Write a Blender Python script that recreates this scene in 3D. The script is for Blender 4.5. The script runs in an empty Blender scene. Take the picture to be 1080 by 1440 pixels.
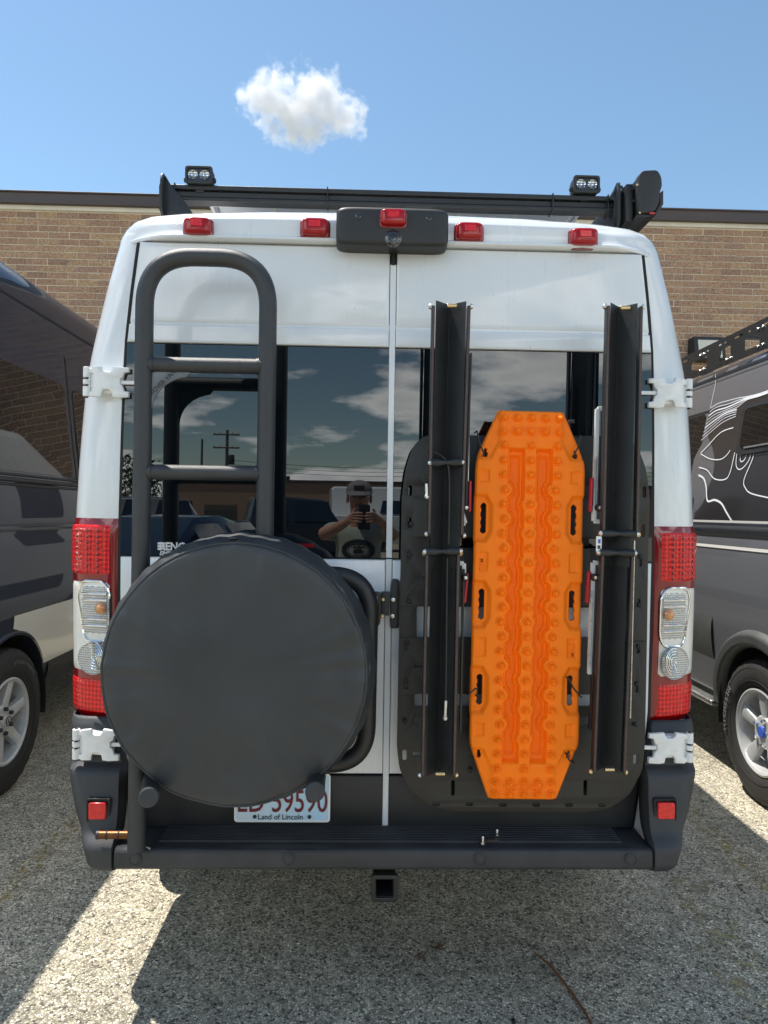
import bpy, bmesh, math, random
from mathutils import Vector, Matrix, noise
from mathutils.bvhtree import BVHTree
random.seed(7)
R = math.radians
scene = bpy.context.scene
C = scene.collection

# ------------------------------------------------------------------ camera
CAM = (-.08, -2.26, 1.52); YAW = R(1.6); ROLL = R(.85); FPX = 997.0
cd = bpy.data.cameras.new('camera'); cam = bpy.data.objects.new('camera', cd); C.objects.link(cam)
cd.sensor_fit = 'HORIZONTAL'; cd.sensor_width = 26.0; cd.lens = 26.0*FPX/1080
cd.clip_start = .02; cd.clip_end = 8000
fw = Vector((math.sin(YAW), math.cos(YAW), 0)); rt = Vector((math.cos(YAW), -math.sin(YAW), 0)); up = Vector((0, 0, 1))
rc = rt*math.cos(ROLL)+up*math.sin(ROLL); uc = up*math.cos(ROLL)-rt*math.sin(ROLL)
m = Matrix((rc, uc, -fw)).transposed().to_4x4(); m.translation = CAM
cam.matrix_world = m
scene.camera = cam

# ------------------------------------------------------------------ sky and sun
SUN = Vector((-.35, .20, 1.0)).normalized()
elev = math.asin(SUN.z); azim = math.atan2(SUN.x, SUN.y)
w = bpy.data.worlds.new('World'); scene.world = w; w.use_nodes = True
nt = w.node_tree; nt.nodes.clear()
def N(t, typ, **kw):
    n = t.nodes.new(typ)
    for k, v in kw.items():
        if hasattr(n, k): setattr(n, k, v)
    return n
out = N(nt, 'ShaderNodeOutputWorld'); bg = N(nt, 'ShaderNodeBackground'); bg.inputs[1].default_value = .108
sky = N(nt, 'ShaderNodeTexSky', sky_type='NISHITA'); sky.sun_disc = False
sky.sun_elevation = elev; sky.sun_rotation = azim
sky.altitude = 200; sky.air_density = 1.05; sky.dust_density = .25; sky.ozone_density = 1.1
# banks of clouds low over the street behind the photographer (they show in the tinted glass)
tc = N(nt, 'ShaderNodeTexCoord'); sx = N(nt, 'ShaderNodeSeparateXYZ'); nt.links.new(tc.outputs['Generated'], sx.inputs[0])
def wm(op, a, b=None, c=None):
    n = N(nt, 'ShaderNodeMath', operation=op)
    for i, v in enumerate((a, b, c)):
        if v is None: continue
        if isinstance(v, (int, float)): n.inputs[i].default_value = v
        else: nt.links.new(v, n.inputs[i])
    return n.outputs[0]
zz = wm('ADD', wm('MAXIMUM', sx.outputs[2], 0.0), .16)
cx = N(nt, 'ShaderNodeCombineXYZ')
nt.links.new(wm('DIVIDE', sx.outputs[0], zz), cx.inputs[0]); nt.links.new(wm('DIVIDE', sx.outputs[1], zz), cx.inputs[1])
nz = N(nt, 'ShaderNodeTexNoise'); nz.inputs['Scale'].default_value = .75; nz.inputs['Detail'].default_value = 9; nz.inputs['Roughness'].default_value = .56
mp = N(nt, 'ShaderNodeMapping'); mp.inputs['Location'].default_value = (3.1, 1.55, 0); nt.links.new(cx.outputs[0], mp.inputs[0]); nt.links.new(mp.outputs[0], nz.inputs['Vector'])
cr = N(nt, 'ShaderNodeValToRGB'); cr.color_ramp.elements[0].position = .52; cr.color_ramp.elements[1].position = .59
nt.links.new(nz.outputs[0], cr.inputs[0])
back = N(nt, 'ShaderNodeMapRange'); back.inputs['From Min'].default_value = .1; back.inputs['From Max'].default_value = -.35
nt.links.new(sx.outputs[1], back.inputs[0])
fac = wm('MULTIPLY', cr.outputs[0], back.outputs[0])
shade = N(nt, 'ShaderNodeValToRGB')
shade.color_ramp.elements[0].position = .52; shade.color_ramp.elements[0].color = (21, 21, 20.4, 1)
shade.color_ramp.elements[1].position = .74; shade.color_ramp.elements[1].color = (7.4, 7.9, 8.6, 1)
nt.links.new(nz.outputs[0], shade.inputs[0])
mx = N(nt, 'ShaderNodeMix', data_type='RGBA')
tint = N(nt, 'ShaderNodeMix', data_type='RGBA', blend_type='MULTIPLY'); tint.inputs[0].default_value = 1; tint.inputs[7].default_value = (.97, 1.07, 1.02, 1)
nt.links.new(sky.outputs[0], tint.inputs[6])
nt.links.new(fac, mx.inputs[0]); nt.links.new(tint.outputs[2], mx.inputs[6]); nt.links.new(shade.outputs[0], mx.inputs[7])
nt.links.new(mx.outputs[2], bg.inputs[0]); nt.links.new(bg.outputs[0], out.inputs[0])
sl = bpy.data.lights.new('sun', 'SUN'); sl.energy = 4.6; sl.angle = R(.53); sl.color = (1, .94, .85)
so = bpy.data.objects.new('sun', sl); C.objects.link(so); so.rotation_euler = SUN.to_track_quat('Z', 'Y').to_euler()
so.location = (-4, 2, 14)
vs = scene.view_settings; vs.view_transform = 'Standard'; vs.look = 'None'; vs.gamma = 1; vs.use_curve_mapping = False
vs.exposure = 0.72
cy = scene.cycles
cy.use_denoising = True
try: cy.denoiser = 'OPENIMAGEDENOISE'
except Exception: pass
cy.max_bounces = 10; cy.diffuse_bounces = 4; cy.glossy_bounces = 5; cy.transmission_bounces = 6; cy.transparent_max_bounces = 12; cy.volume_bounces = 5
cy.caustics_reflective = True; cy.sample_clamp_indirect = 8; cy.blur_glossy = .3

# ------------------------------------------------------------------ where a sight line meets a plane of the place
def ray(px, py):
    x = px-540; y = py-720; c, s = math.cos(ROLL), math.sin(ROLL)
    u = (x*c+y*s)/FPX; v = (-x*s+y*c)/FPX
    return Vector((math.sin(YAW)+u*math.cos(YAW), math.cos(YAW)-u*math.sin(YAW), -v))
def _hit(px, py, ax, val):
    d = ray(px, py); t = (val-CAM[ax])/d[ax]
    return Vector(CAM)+d*t
def at(px, py, Y): return _hit(px, py, 1, Y)
def atx(px, py, X): return _hit(px, py, 0, X)
def atz(px, py, Z): return _hit(px, py, 2, Z)

# ------------------------------------------------------------------ scene graph helpers
WM = {}
def thing(name, label, cat, loc=(0, 0, 0), rotz=0, group=None):
    o = bpy.data.objects.new(name, None); C.objects.link(o)
    o.location = loc; o.rotation_euler = (0, 0, rotz); o.empty_display_size = .1
    o['label'] = label; o['category'] = cat
    if group: o['group'] = group
    WM[o] = Matrix.Translation(Vector(loc)) @ Matrix.Rotation(rotz, 4, 'Z')
    return o
def tag(o, label, cat, group=None, kind=None):
    o['label'] = label; o['category'] = cat
    if group: o['group'] = group
    if kind: o['kind'] = kind
    return o
def link(name, me, mat, parent=None, local=False):
    o = bpy.data.objects.new(name, me); C.objects.link(o)
    if mat is not None and len(me.materials) == 0: me.materials.append(mat)
    if parent is not None:
        o.parent = parent
        if not local and parent in WM: o.matrix_parent_inverse = WM[parent].inverted()
    return o
def smooth(me, ang=35):
    me.shade_smooth()
    me.set_sharp_from_angle(angle=R(ang))
class MB:
    def __init__(s): s.v = []; s.f = []
    def add(s, vs, fs):
        b = len(s.v); s.v += [tuple(p) for p in vs]; s.f += [tuple(b+i for i in q) for q in fs]; return s
    def box(s, c, d, rot=None):
        vs = [Vector((x*d[0]/2, y*d[1]/2, z*d[2]/2)) for x in (-1, 1) for y in (-1, 1) for z in (-1, 1)]
        if rot is not None: vs = [rot @ p for p in vs]
        vs = [p+Vector(c) for p in vs]
        return s.add(vs, [(0, 1, 3, 2), (4, 6, 7, 5), (0, 4, 5, 1), (2, 3, 7, 6), (0, 2, 6, 4), (1, 5, 7, 3)])
    def bar(s, a, b, wd, th, upv=(0, 0, 1)):
        a = Vector(a); b = Vector(b); d = (b-a); L = d.length; d.normalize()
        u = Vector(upv); u = (u-d*u.dot(d)).normalized(); r = d.cross(u)
        rot = Matrix((r, d, u)).transposed()
        return s.box((a+b)/2, (wd, L, th), rot)
    def tube(s, pts, r, n=16, caps=True):
        pts = [Vector(p) for p in pts]; rings = []; m = len(pts)
        rr = r if isinstance(r, (list, tuple)) else [r]*m
        t0 = (pts[1]-pts[0]).normalized(); u = t0.orthogonal().normalized()
        for i, p in enumerate(pts):
            t = (pts[min(i+1, m-1)]-pts[max(i-1, 0)]).normalized()
            u = (u-t*u.dot(t)).normalized(); v = t.cross(u)
            rings.append([p+(u*math.cos(2*math.pi*k/n)+v*math.sin(2*math.pi*k/n))*rr[i] for k in range(n)])
        vs = [q for g in rings for q in g]
        fs = [(i*n+k, i*n+(k+1) % n, (i+1)*n+(k+1) % n, (i+1)*n+k) for i in range(m-1) for k in range(n)]
        if caps: fs += [tuple(range(n-1, -1, -1)), tuple((m-1)*n+k for k in range(n))]
        return s.add(vs, fs)
    def cyl(s, a, b, r, n=16, r2=None): return s.tube([a, b], [r, r if r2 is None else r2], n)
    def lathe(s, prof, c, axis, n=32, cap=True):
        ax = Vector(axis).normalized(); u = ax.orthogonal().normalized(); v = ax.cross(u); c = Vector(c)
        vs = [c+ax*h+(u*math.cos(2*math.pi*k/n)+v*math.sin(2*math.pi*k/n))*r for r, h in prof for k in range(n)]
        m = len(prof)
        fs = [(i*n+k, i*n+(k+1) % n, (i+1)*n+(k+1) % n, (i+1)*n+k) for i in range(m-1) for k in range(n)]
        if cap: fs += [tuple(range(n-1, -1, -1)), tuple((m-1)*n+k for k in range(n))]
        return s.add(vs, fs)
    def grid(s, fn, nu, nv, keep=None):
        vs = [fn(i/nu, j/nv) for j in range(nv+1) for i in range(nu+1)]
        fs = []
        for j in range(nv):
            for i in range(nu):
                if keep is None or keep((i+.5)/nu, (j+.5)/nv):
                    a = j*(nu+1)+i; fs.append((a, a+1, a+nu+2, a+nu+1))
        return s.add(vs, fs)
    def mesh(s, name, ang=35, fix=True):
        me = bpy.data.meshes.new(name); me.from_pydata(s.v, [], s.f)
        if fix:
            bm = bmesh.new(); bm.from_mesh(me); bmesh.ops.remove_doubles(bm, verts=bm.verts, dist=1e-5)
            bmesh.ops.recalc_face_normals(bm, faces=bm.faces); bm.to_mesh(me); bm.free()
        smooth(me, ang); return me
    def build(s, name, mat, parent=None, ang=35, bev=0, local=False, fix=True, seg=2):
        o = link(name, s.mesh(name, ang, fix), mat, parent, local)
        if bev:
            b = o.modifiers.new('bevel', 'BEVEL'); b.width = bev; b.segments = seg; b.limit_method = 'ANGLE'; b.angle_limit = R(35)
            b.harden_normals = True
        return o
def fillet(pts, r, n=8):
    pts = [Vector(p) for p in pts]; o = [pts[0]]
    for i in range(1, len(pts)-1):
        p = pts[i]; a = (pts[i-1]-p); b = (pts[i+1]-p); rr = min(r, a.length*.49, b.length*.49); a.normalize(); b.normalize()
        h = a.angle(b)/2; d = rr/math.tan(h) if math.tan(h) > 1e-4 else rr
        d = min(d, (pts[i-1]-p).length*.5, (pts[i+1]-p).length*.5)
        p0 = p+a*d; p1 = p+b*d
        for k in range(n+1):
            t = k/n; o.append(p0*(1-t)**2+p*2*t*(1-t)+p1*t*t)
    o.append(pts[-1]); return o
def rrect(x0, z0, x1, z1, r, n=6):
    P = []
    for cx_, cz_, a0 in ((x1-r, z1-r, 0), (x0+r, z1-r, 90), (x0+r, z0+r, 180), (x1-r, z0+r, 270)):
        for k in range(n+1):
            a = R(a0+90*k/n); P.append((cx_+r*math.cos(a), cz_+r*math.sin(a)))
    return P
def slot(cx_, cz_, wd, ht, n=6): return rrect(cx_-wd/2, cz_-ht/2, cx_+wd/2, cz_+ht/2, min(wd, ht)*.499, n)
def circ(cx_, cz_, r, n=20): return [(cx_+r*math.cos(2*math.pi*k/n), cz_+r*math.sin(2*math.pi*k/n)) for k in range(n)]
def roundpoly(pts, r, n=5):
    o = []; L = len(pts)
    for i in range(L):
        p = Vector(pts[i]); a = Vector(pts[i-1])-p; b = Vector(pts[(i+1) % L])-p
        d = min(r, a.length*.45, b.length*.45); a.normalize(); b.normalize()
        p0 = p+a*d; p1 = p+b*d
        for k in range(n+1):
            t = k/n; q = p0*(1-t)**2+p*2*t*(1-t)+p1*t*t; o.append((q.x, q.y))
    return o
def plate_mesh(name, outer, holes=(), th=.004, bev=.0, flip=None):
    """a sheet with real holes; outlines in (x, z), front face towards -y at y = 0"""
    cu = bpy.data.curves.new(name, 'CURVE'); cu.dimensions = '2D'; cu.fill_mode = 'BOTH'
    cu.extrude = max(th/2-bev, .0003); cu.bevel_depth = bev; cu.bevel_resolution = 1; cu.offset = -bev
    for poly in [outer]+list(holes):
        sp = cu.splines.new('POLY'); sp.points.add(len(poly)-1); sp.use_cyclic_u = True
        for q, (x, z) in zip(sp.points, poly): q.co = (x, z, 0, 1)
    o = bpy.data.objects.new(name, cu); C.objects.link(o)
    dg = bpy.context.evaluated_depsgraph_get()
    me = bpy.data.meshes.new_from_object(o.evaluated_get(dg))
    bpy.data.objects.remove(o); bpy.data.curves.remove(cu)
    me.name = name
    for v in me.vertices:
        x, z, d = v.co; v.co = (x, -d+th/2, z)
    bm = bmesh.new(); bm.from_mesh(me); bmesh.ops.remove_doubles(bm, verts=bm.verts, dist=1e-5)
    bmesh.ops.recalc_face_normals(bm, faces=bm.faces); bm.to_mesh(me); bm.free()
    smooth(me, 30); me.materials.clear()
    return me
def plate(name, outer, Y, mat, parent, holes=(), th=.004, bev=.0):
    me = plate_mesh(name, outer, holes, th, bev)
    me.transform(Matrix.Translation((0, Y, 0)))
    return link(name, me, mat, parent)
def pz(pts, Y):
    o = []
    for px, py in pts:
        q = at(px, py, Y); o.append((q.x, q.z))
    return o
def text_mesh(name, body, size, depth=.001, align='CENTER', sx_=1.0, shear=0, bold=0):
    cu = bpy.data.curves.new(name, 'FONT'); cu.body = body; cu.size = size; cu.extrude = depth/2; cu.align_x = align; cu.align_y = 'CENTER'
    cu.shear = shear; cu.offset = bold; cu.resolution_u = 3
    o = bpy.data.objects.new(name, cu); C.objects.link(o)
    dg = bpy.context.evaluated_depsgraph_get(); me = bpy.data.meshes.new_from_object(o.evaluated_get(dg))
    bpy.data.objects.remove(o); bpy.data.curves.remove(cu); me.materials.clear()
    for v in me.vertices:
        x, z, d = v.co; v.co = (x*sx_, -d, z)
    return me
def struct(o): o['kind'] = 'structure'; return o
def dup(root, loc, rotz=None, label=None):
    r = root.copy(); C.objects.link(r); r.location = loc
    if rotz is not None: r.rotation_euler[2] = rotz
    if label: r['label'] = label
    for ch in list(root.children):
        c = ch.copy(); C.objects.link(c); c.parent = r
        for g in ch.children:
            d = g.copy(); C.objects.link(d); d.parent = c
    return r

# ------------------------------------------------------------------ materials
M = {}
def mat(name, col, rough=.5, metal=0, spec=.5, coat=0, coat_rough=.05, ior=1.5, bump=0, bscale=200, var=0, vscale=6, trans=0, emit=None, grain=0, detail=4, sss=0):
    mt = bpy.data.materials.new(name); mt.use_nodes = True; t = mt.node_tree; b = t.nodes['Principled BSDF']
    b.inputs['Base Color'].default_value = (*col, 1); b.inputs['Roughness'].default_value = rough; b.inputs['Metallic'].default_value = metal
    b.inputs['Specular IOR Level'].default_value = spec; b.inputs['IOR'].default_value = ior
    b.inputs['Coat Weight'].default_value = coat; b.inputs['Coat Roughness'].default_value = coat_rough
    b.inputs['Transmission Weight'].default_value = trans
    tcn = N(t, 'ShaderNodeTexCoord')
    if var:
        n = N(t, 'ShaderNodeTexNoise'); n.inputs['Scale'].default_value = vscale; n.inputs['Detail'].default_value = detail; n.inputs['Roughness'].default_value = .6
        t.links.new(tcn.outputs['Object'], n.inputs['Vector'])
        r = N(t, 'ShaderNodeMapRange'); r.inputs['From Min'].default_value = .3; r.inputs['From Max'].default_value = .7
        r.inputs['To Min'].default_value = 1-var; r.inputs['To Max'].default_value = 1+var*.6; t.links.new(n.outputs[0], r.inputs[0])
        mxx = N(t, 'ShaderNodeMix', data_type='RGBA', blend_type='MULTIPLY'); mxx.inputs[0].default_value = 1; mxx.inputs[6].default_value = (*col, 1)
        t.links.new(r.outputs[0], mxx.inputs[7]); t.links.new(mxx.outputs[2], b.inputs['Base Color'])
        r2 = N(t, 'ShaderNodeMapRange'); r2.inputs['To Min'].default_value = max(rough-var*.4, .02); r2.inputs['To Max'].default_value = min(rough+var*.5, 1)
        t.links.new(n.outputs[0], r2.inputs[0]); t.links.new(r2.outputs[0], b.inputs['Roughness'])
    if bump:
        n2 = N(t, 'ShaderNodeTexNoise'); n2.inputs['Scale'].default_value = bscale; n2.inputs['Detail'].default_value = 3
        t.links.new(tcn.outputs['Object'], n2.inputs['Vector'])
        bp = N(t, 'ShaderNodeBump'); bp.inputs['Strength'].default_value = bump; bp.inputs['Distance'].default_value = .002
        t.links.new(n2.outputs[0], bp.inputs['Height']); t.links.new(bp.outputs[0], b.inputs['Normal'])
    if emit:
        b.inputs['Emission Color'].default_value = (*emit[0], 1); b.inputs['Emission Strength'].default_value = emit[1]
    M[name] = mt; return mt
def ramp(t, src, stops):
    r = N(t, 'ShaderNodeValToRGB'); e = r.color_ramp.elements
    while len(e) < len(stops): e.new(.5)
    for q, (p, c) in zip(e, stops): q.position = p; q.color = (*c, 1) if len(c) == 3 else c
    t.links.new(src, r.inputs[0]); return r.outputs[0]
mat('white_paint', (.80, .815, .82), .3, coat=.8, coat_rough=.06)
def weather(name, col):
    t = M[name].node_tree; b = t.nodes['Principled BSDF']; L = t.links.new; g = N(t, 'ShaderNodeNewGeometry')
    mpn = N(t, 'ShaderNodeMapping'); mpn.inputs['Scale'].default_value = (9, 9, 1.4); L(g.outputs['Position'], mpn.inputs[0])
    n = N(t, 'ShaderNodeTexNoise'); n.inputs['Scale'].default_value = 1.6; n.inputs['Detail'].default_value = 8; n.inputs['Roughness'].default_value = .7; L(mpn.outputs[0], n.inputs['Vector'])
    c1 = ramp(t, n.outputs[0], [(.38, (col[0]*.985, col[1]*.98, col[2]*.97)), (.56, col), (1, col)])
    v = N(t, 'ShaderNodeTexVoronoi'); v.inputs['Scale'].default_value = 34; L(g.outputs['Position'], v.inputs['Vector'])
    sp = N(t, 'ShaderNodeSeparateColor'); L(v.outputs['Color'], sp.inputs[0])
    big = N(t, 'ShaderNodeTexNoise'); big.inputs['Scale'].default_value = 2.6; L(g.outputs['Position'], big.inputs['Vector'])
    a = N(t, 'ShaderNodeMath', operation='MULTIPLY_ADD'); L(sp.outputs[0], a.inputs[0]); a.inputs[1].default_value = .35; L(big.outputs[0], a.inputs[2])
    th = N(t, 'ShaderNodeMath', operation='GREATER_THAN'); L(a.outputs[0], th.inputs[0]); th.inputs[1].default_value = .90
    di = N(t, 'ShaderNodeMath', operation='LESS_THAN'); L(v.outputs[0], di.inputs[0]); di.inputs[1].default_value = .055
    mu = N(t, 'ShaderNodeMath', operation='MULTIPLY'); L(th.outputs[0], mu.inputs[0]); L(di.outputs[0], mu.inputs[1])
    mm = N(t, 'ShaderNodeMix', data_type='RGBA'); L(mu.outputs[0], mm.inputs[0]); L(c1, mm.inputs[6]); mm.inputs[7].default_value = (.12, .11, .10, 1)
    L(mm.outputs[2], b.inputs['Base Color'])
    rr = N(t, 'ShaderNodeMapRange'); rr.inputs['From Min'].default_value = .35; rr.inputs['From Max'].default_value = .6; rr.inputs['To Min'].default_value = .5; rr.inputs['To Max'].default_value = .26; L(n.outputs[0], rr.inputs[0]); L(rr.outputs[0], b.inputs['Roughness'])
weather('white_paint', (.69, .72, .745))
mat('white_hinge', (.78, .79, .78), .32, coat=.4, var=.08, vscale=40)
mat('trim_black', (.020, .021, .022), .48, bump=.25, bscale=500, var=.3, vscale=5)
mat('bumper_plastic', (.034, .036, .040), .5, bump=.5, bscale=900, var=.35, vscale=9)
mat('powder_black', (.016, .017, .018), .38, bump=.3, bscale=900, var=.25, vscale=20)
mat('plate_black', (.020, .019, .017), .46, bump=.22, bscale=1200, var=.25, vscale=14)
mat('ladder_tube', (.030, .033, .037), .40, bump=.35, bscale=1400, var=.18, vscale=16)
mat('rubber_seal', (.008, .008, .008), .7)
mat('window_glass', (.003, .005, .007), .0, spec=.5, ior=1.84)
mat('bare_edge', (.085, .055, .045), .45, metal=.3, var=.3, vscale=40)
mat('orange_plastic', (1.0, .212, .005), .46, spec=.22, bump=.12, bscale=900, var=.05, vscale=10)
mat('steel_bolt', (.62, .61, .58), .28, metal=1, var=.2, vscale=80)
mat('brass_pin', (.70, .52, .28), .3, metal=1)
mat('aluminium', (.70, .70, .69), .35, metal=1, var=.15, vscale=30)
mat('white_bracket', (.66, .66, .64), .45, var=.1, vscale=30)
mat('red_anodised', (.42, .012, .03), .35, metal=.3)
mat('chrome', (.85, .85, .84), .08, metal=1)
mat('red_lens', (.34, .002, .004), .12, spec=.3, coat=.4, coat_rough=.02, var=.15, vscale=60)
mat('red_lens_dark', (.22, .003, .005), .10, coat=.6, coat_rough=.02)
mat('red_lens_bright', (.70, .008, .010), .16, coat=.4, coat_rough=.02, var=.25, vscale=90)
mat('clear_lens', (.62, .61, .57), .12, metal=.75, coat=1, coat_rough=.02, var=.3, vscale=120)
mat('amber_bulb', (.62, .27, .10), .2, coat=1)
mat('pale_housing', (.76, .74, .68), .25, coat=1, coat_rough=.03)
mat('vinyl_cover', (.030, .034, .038), .46, spec=.55, bump=.18, bscale=420, var=.22, vscale=4)
mat('bronze_pin', (.15, .065, .025), .4, metal=.8, var=.25, vscale=60)
mat('plate_white', (.75, .76, .75), .4)
mat('ink_red', (.13, .006, .012), .5)
mat('ink_black', (.02, .02, .02), .5)
mat('ink_white', (.72, .73, .74), .5)
mat('ink_blue', (.04, .10, .45), .4)
mat('tyre_rubber', (.022, .021, .020), .72, bump=.3, bscale=300, var=.25, vscale=14)
mat('tyre_lettering', (.13, .125, .12), .6)
mat('alloy', (.60, .61, .61), .38, metal=.45, var=.1, vscale=14)
mat('alloy_dark', (.05, .05, .052), .5, metal=.5)
mat('sprinter_paint', (.018, .024, .038), .42, metal=.0, coat=.65, coat_rough=.015, spec=.08)
mat('side_glass', (.004, .005, .006), .0, spec=.5, ior=1.45)
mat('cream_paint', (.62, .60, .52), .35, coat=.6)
mat('transit_paint', (.15, .155, .168), .36, metal=.35, coat=1, coat_rough=.03)
mat('vinyl_wrap', (.020, .019, .020), .28, coat=.6, coat_rough=.08)
mat('cladding_grey', (.060, .064, .062), .5, bump=.2, bscale=600, var=.15, vscale=10)
mat('stripe_silver', (.60, .59, .55), .35)
mat('fascia_brown', (.06, .043, .038), .45, var=.12, vscale=2)
mat('trim_cream', (.66, .61, .50), .6, var=.12, vscale=3)
mat('mortar', (.64, .57, .44), .9, bump=.5, bscale=160, var=.15, vscale=12)
mat('lamp_diffuser', (.62, .59, .48), .35, coat=.5, var=.1, vscale=20)
mat('solar_back', (.52, .54, .55), .5, var=.05)
mat('silver_frame', (.6, .6, .6), .4, metal=1)
mat('led_reflector', (.6, .62, .65), .12, metal=1)
mat('dark_lens', (.03, .032, .035), .05, coat=1)
mat('skin', (.50, .27, .18), .5, var=.12, vscale=20)
mat('shirt_sage', (.38, .44, .37), .85, bump=.4, bscale=400, var=.1, vscale=8)
mat('jeans', (.06, .07, .10), .85, var=.2, vscale=20)
mat('cap_grey', (.20, .19, .19), .85)
mat('shoe', (.05, .045, .04), .7)
mat('phone_body', (.02, .02, .022), .2, coat=1)
mat('bark_pole', (.16, .12, .085), .85, bump=.8, bscale=60, var=.3, vscale=8)
mat('zip_tie', (.012, .012, .012), .4)
mat('cable_black', (.012, .012, .012), .5)
mat('rust_twig', (.16, .055, .02), .9, var=.3, vscale=40)
mat('leaf', (.06, .10, .025), .7, var=.4, vscale=6)
mat('blue_paint', (.004, .008, .03), .25, coat=1)
mat('roof_tar', (.1, .1, .1), .9)

# asphalt with exposed aggregate
def asphalt():
    mt = bpy.data.materials.new('asphalt'); mt.use_nodes = True; t = mt.node_tree; b = t.nodes['Principled BSDF']; L = t.links.new
    tcn = N(t, 'ShaderNodeTexCoord')
    wv = N(t, 'ShaderNodeTexNoise'); wv.inputs['Scale'].default_value = 60; L(tcn.outputs['Object'], wv.inputs['Vector'])
    ad = N(t, 'ShaderNodeMix', data_type='RGBA', blend_type='LINEAR_LIGHT'); ad.inputs[0].default_value = .006
    L(tcn.outputs['Object'], ad.inputs[6]); L(wv.outputs[1], ad.inputs[7])
    v = N(t, 'ShaderNodeTexVoronoi'); v.inputs['Scale'].default_value = 122; L(ad.outputs[2], v.inputs['Vector'])
    ve = N(t, 'ShaderNodeTexVoronoi', feature='DISTANCE_TO_EDGE'); ve.inputs['Scale'].default_value = 122; L(ad.outputs[2], ve.inputs['Vector'])
    sp = N(t, 'ShaderNodeSeparateColor'); L(v.outputs['Color'], sp.inputs[0])
    col = ramp(t, sp.outputs[0], [(0, (.035, .033, .03)), (.13, (.13, .12, .105)), (.26, (.40, .37, .305)), (.60, (.58, .54, .445)), (.85, (.76, .72, .61)), (1, (.86, .82, .73))])
    edge = N(t, 'ShaderNodeMapRange'); edge.inputs['From Min'].default_value = .0; edge.inputs['From Max'].default_value = .22
    L(ve.outputs[0], edge.inputs[0])
    mx1 = N(t, 'ShaderNodeMix', data_type='RGBA'); mx1.inputs[6].default_value = (.20, .185, .15, 1); L(edge.outputs[0], mx1.inputs[0]); L(col, mx1.inputs[7])
    # worn, paler wheel lanes and oily patches
    n1 = N(t, 'ShaderNodeTexNoise'); n1.inputs['Scale'].default_value = 1.1; n1.inputs['Detail'].default_value = 6; L(tcn.outputs['Object'], n1.inputs['Vector'])
    f1 = ramp(t, n1.outputs[0], [(.3, (.80, .785, .73)), (.52, (1.06, 1.04, .97)), (.72, (1.22, 1.18, 1.06))])
    m2 = N(t, 'ShaderNodeMix', data_type='RGBA', blend_type='MULTIPLY'); m2.inputs[0].default_value = 1; L(mx1.outputs[2], m2.inputs[6]); L(f1, m2.inputs[7])
    n3 = N(t, 'ShaderNodeTexNoise'); n3.inputs['Scale'].default_value = 14; n3.inputs['Detail'].default_value = 5; L(tcn.outputs['Object'], n3.inputs['Vector'])
    f3 = ramp(t, n3.outputs[0], [(.35, (.8, .8, .8)), (.65, (1.1, 1.1, 1.1))])
    m3 = N(t, 'ShaderNodeMix', data_type='RGBA', blend_type='MULTIPLY'); m3.inputs[0].default_value = 1; L(m2.outputs[2], m3.inputs[6]); L(f3, m3.inputs[7])
    L(m3.outputs[2], b.inputs['Base Color']); b.inputs['Roughness'].default_value = .85
    h = N(t, 'ShaderNodeMath', operation='MULTIPLY'); L(edge.outputs[0], h.inputs[0]); L(sp.outputs[1], h.inputs[1])
    bp = N(t, 'ShaderNodeBump'); bp.inputs['Strength'].default_value = .9; bp.inputs['Distance'].default_value = .004; L(h.outputs[0], bp.inputs['Height'])
    L(bp.outputs[0], b.inputs['Normal']); M['asphalt'] = mt
asphalt()
def brick_mats():
    for k, c in enumerate([(.345, .212, .130), (.31, .185, .117), (.365, .232, .142), (.30, .187, .127), (.33, .195, .126), (.375, .240, .138), (.27, .165, .110)]):
        mt = bpy.data.materials.new('brick_%s' % 'abcdefg'[k]); mt.use_nodes = True; t = mt.node_tree; b = t.nodes['Principled BSDF']; L = t.links.new
        g = N(t, 'ShaderNodeNewGeometry')
        n = N(t, 'ShaderNodeTexNoise'); n.inputs['Scale'].default_value = 38; n.inputs['Detail'].default_value = 6; n.inputs['Roughness'].default_value = .7; L(g.outputs['Position'], n.inputs['Vector'])
        v = N(t, 'ShaderNodeTexVoronoi'); v.inputs['Scale'].default_value = 46; L(g.outputs['Position'], v.inputs['Vector'])
        c1 = ramp(t, n.outputs[0], [(.30, tuple(x*.42 for x in c)), (.5, c), (.70, (c[0]*1.55, c[1]*1.6, c[2]*1.65))])
        L(c1, b.inputs['Base Color']); b.inputs['Roughness'].default_value = .88
        bp = N(t, 'ShaderNodeBump'); bp.inputs['Strength'].default_value = .7; bp.inputs['Distance'].default_value = .006; L(v.outputs[0], bp.inputs['Height']); L(bp.outputs[0], b.inputs['Normal'])
        M['brick%d' % k] = mt
brick_mats()
def faded(name, col, amount, scale, rough=.85):
    mt = bpy.data.materials.new(name); mt.use_nodes = True; t = mt.node_tree; b = t.nodes['Principled BSDF']; L = t.links.new
    b.inputs['Base Color'].default_value = (*col, 1); b.inputs['Roughness'].default_value = rough
    tcn = N(t, 'ShaderNodeTexCoord'); n = N(t, 'ShaderNodeTexNoise'); n.inputs['Scale'].default_value = scale; n.inputs['Detail'].default_value = 8; n.inputs['Roughness'].default_value = .75
    L(tcn.outputs['Object'], n.inputs['Vector'])
    a = N(t, 'ShaderNodeMapRange'); a.inputs['From Min'].default_value = .62-amount*.4; a.inputs['From Max'].default_value = .74-amount*.2
    L(n.outputs[0], a.inputs[0]); L(a.outputs[0], b.inputs['Alpha']); M[name] = mt
faded('faded_yellow', (.55, .36, .06), .30, 28)
faded('dry_grit', (.42, .33, .15), .30, 16)
faded('rust_stain', (.14, .06, .02), .45, 26)
faded('oil_stain', (.03, .03, .03), .42, 18)
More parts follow.
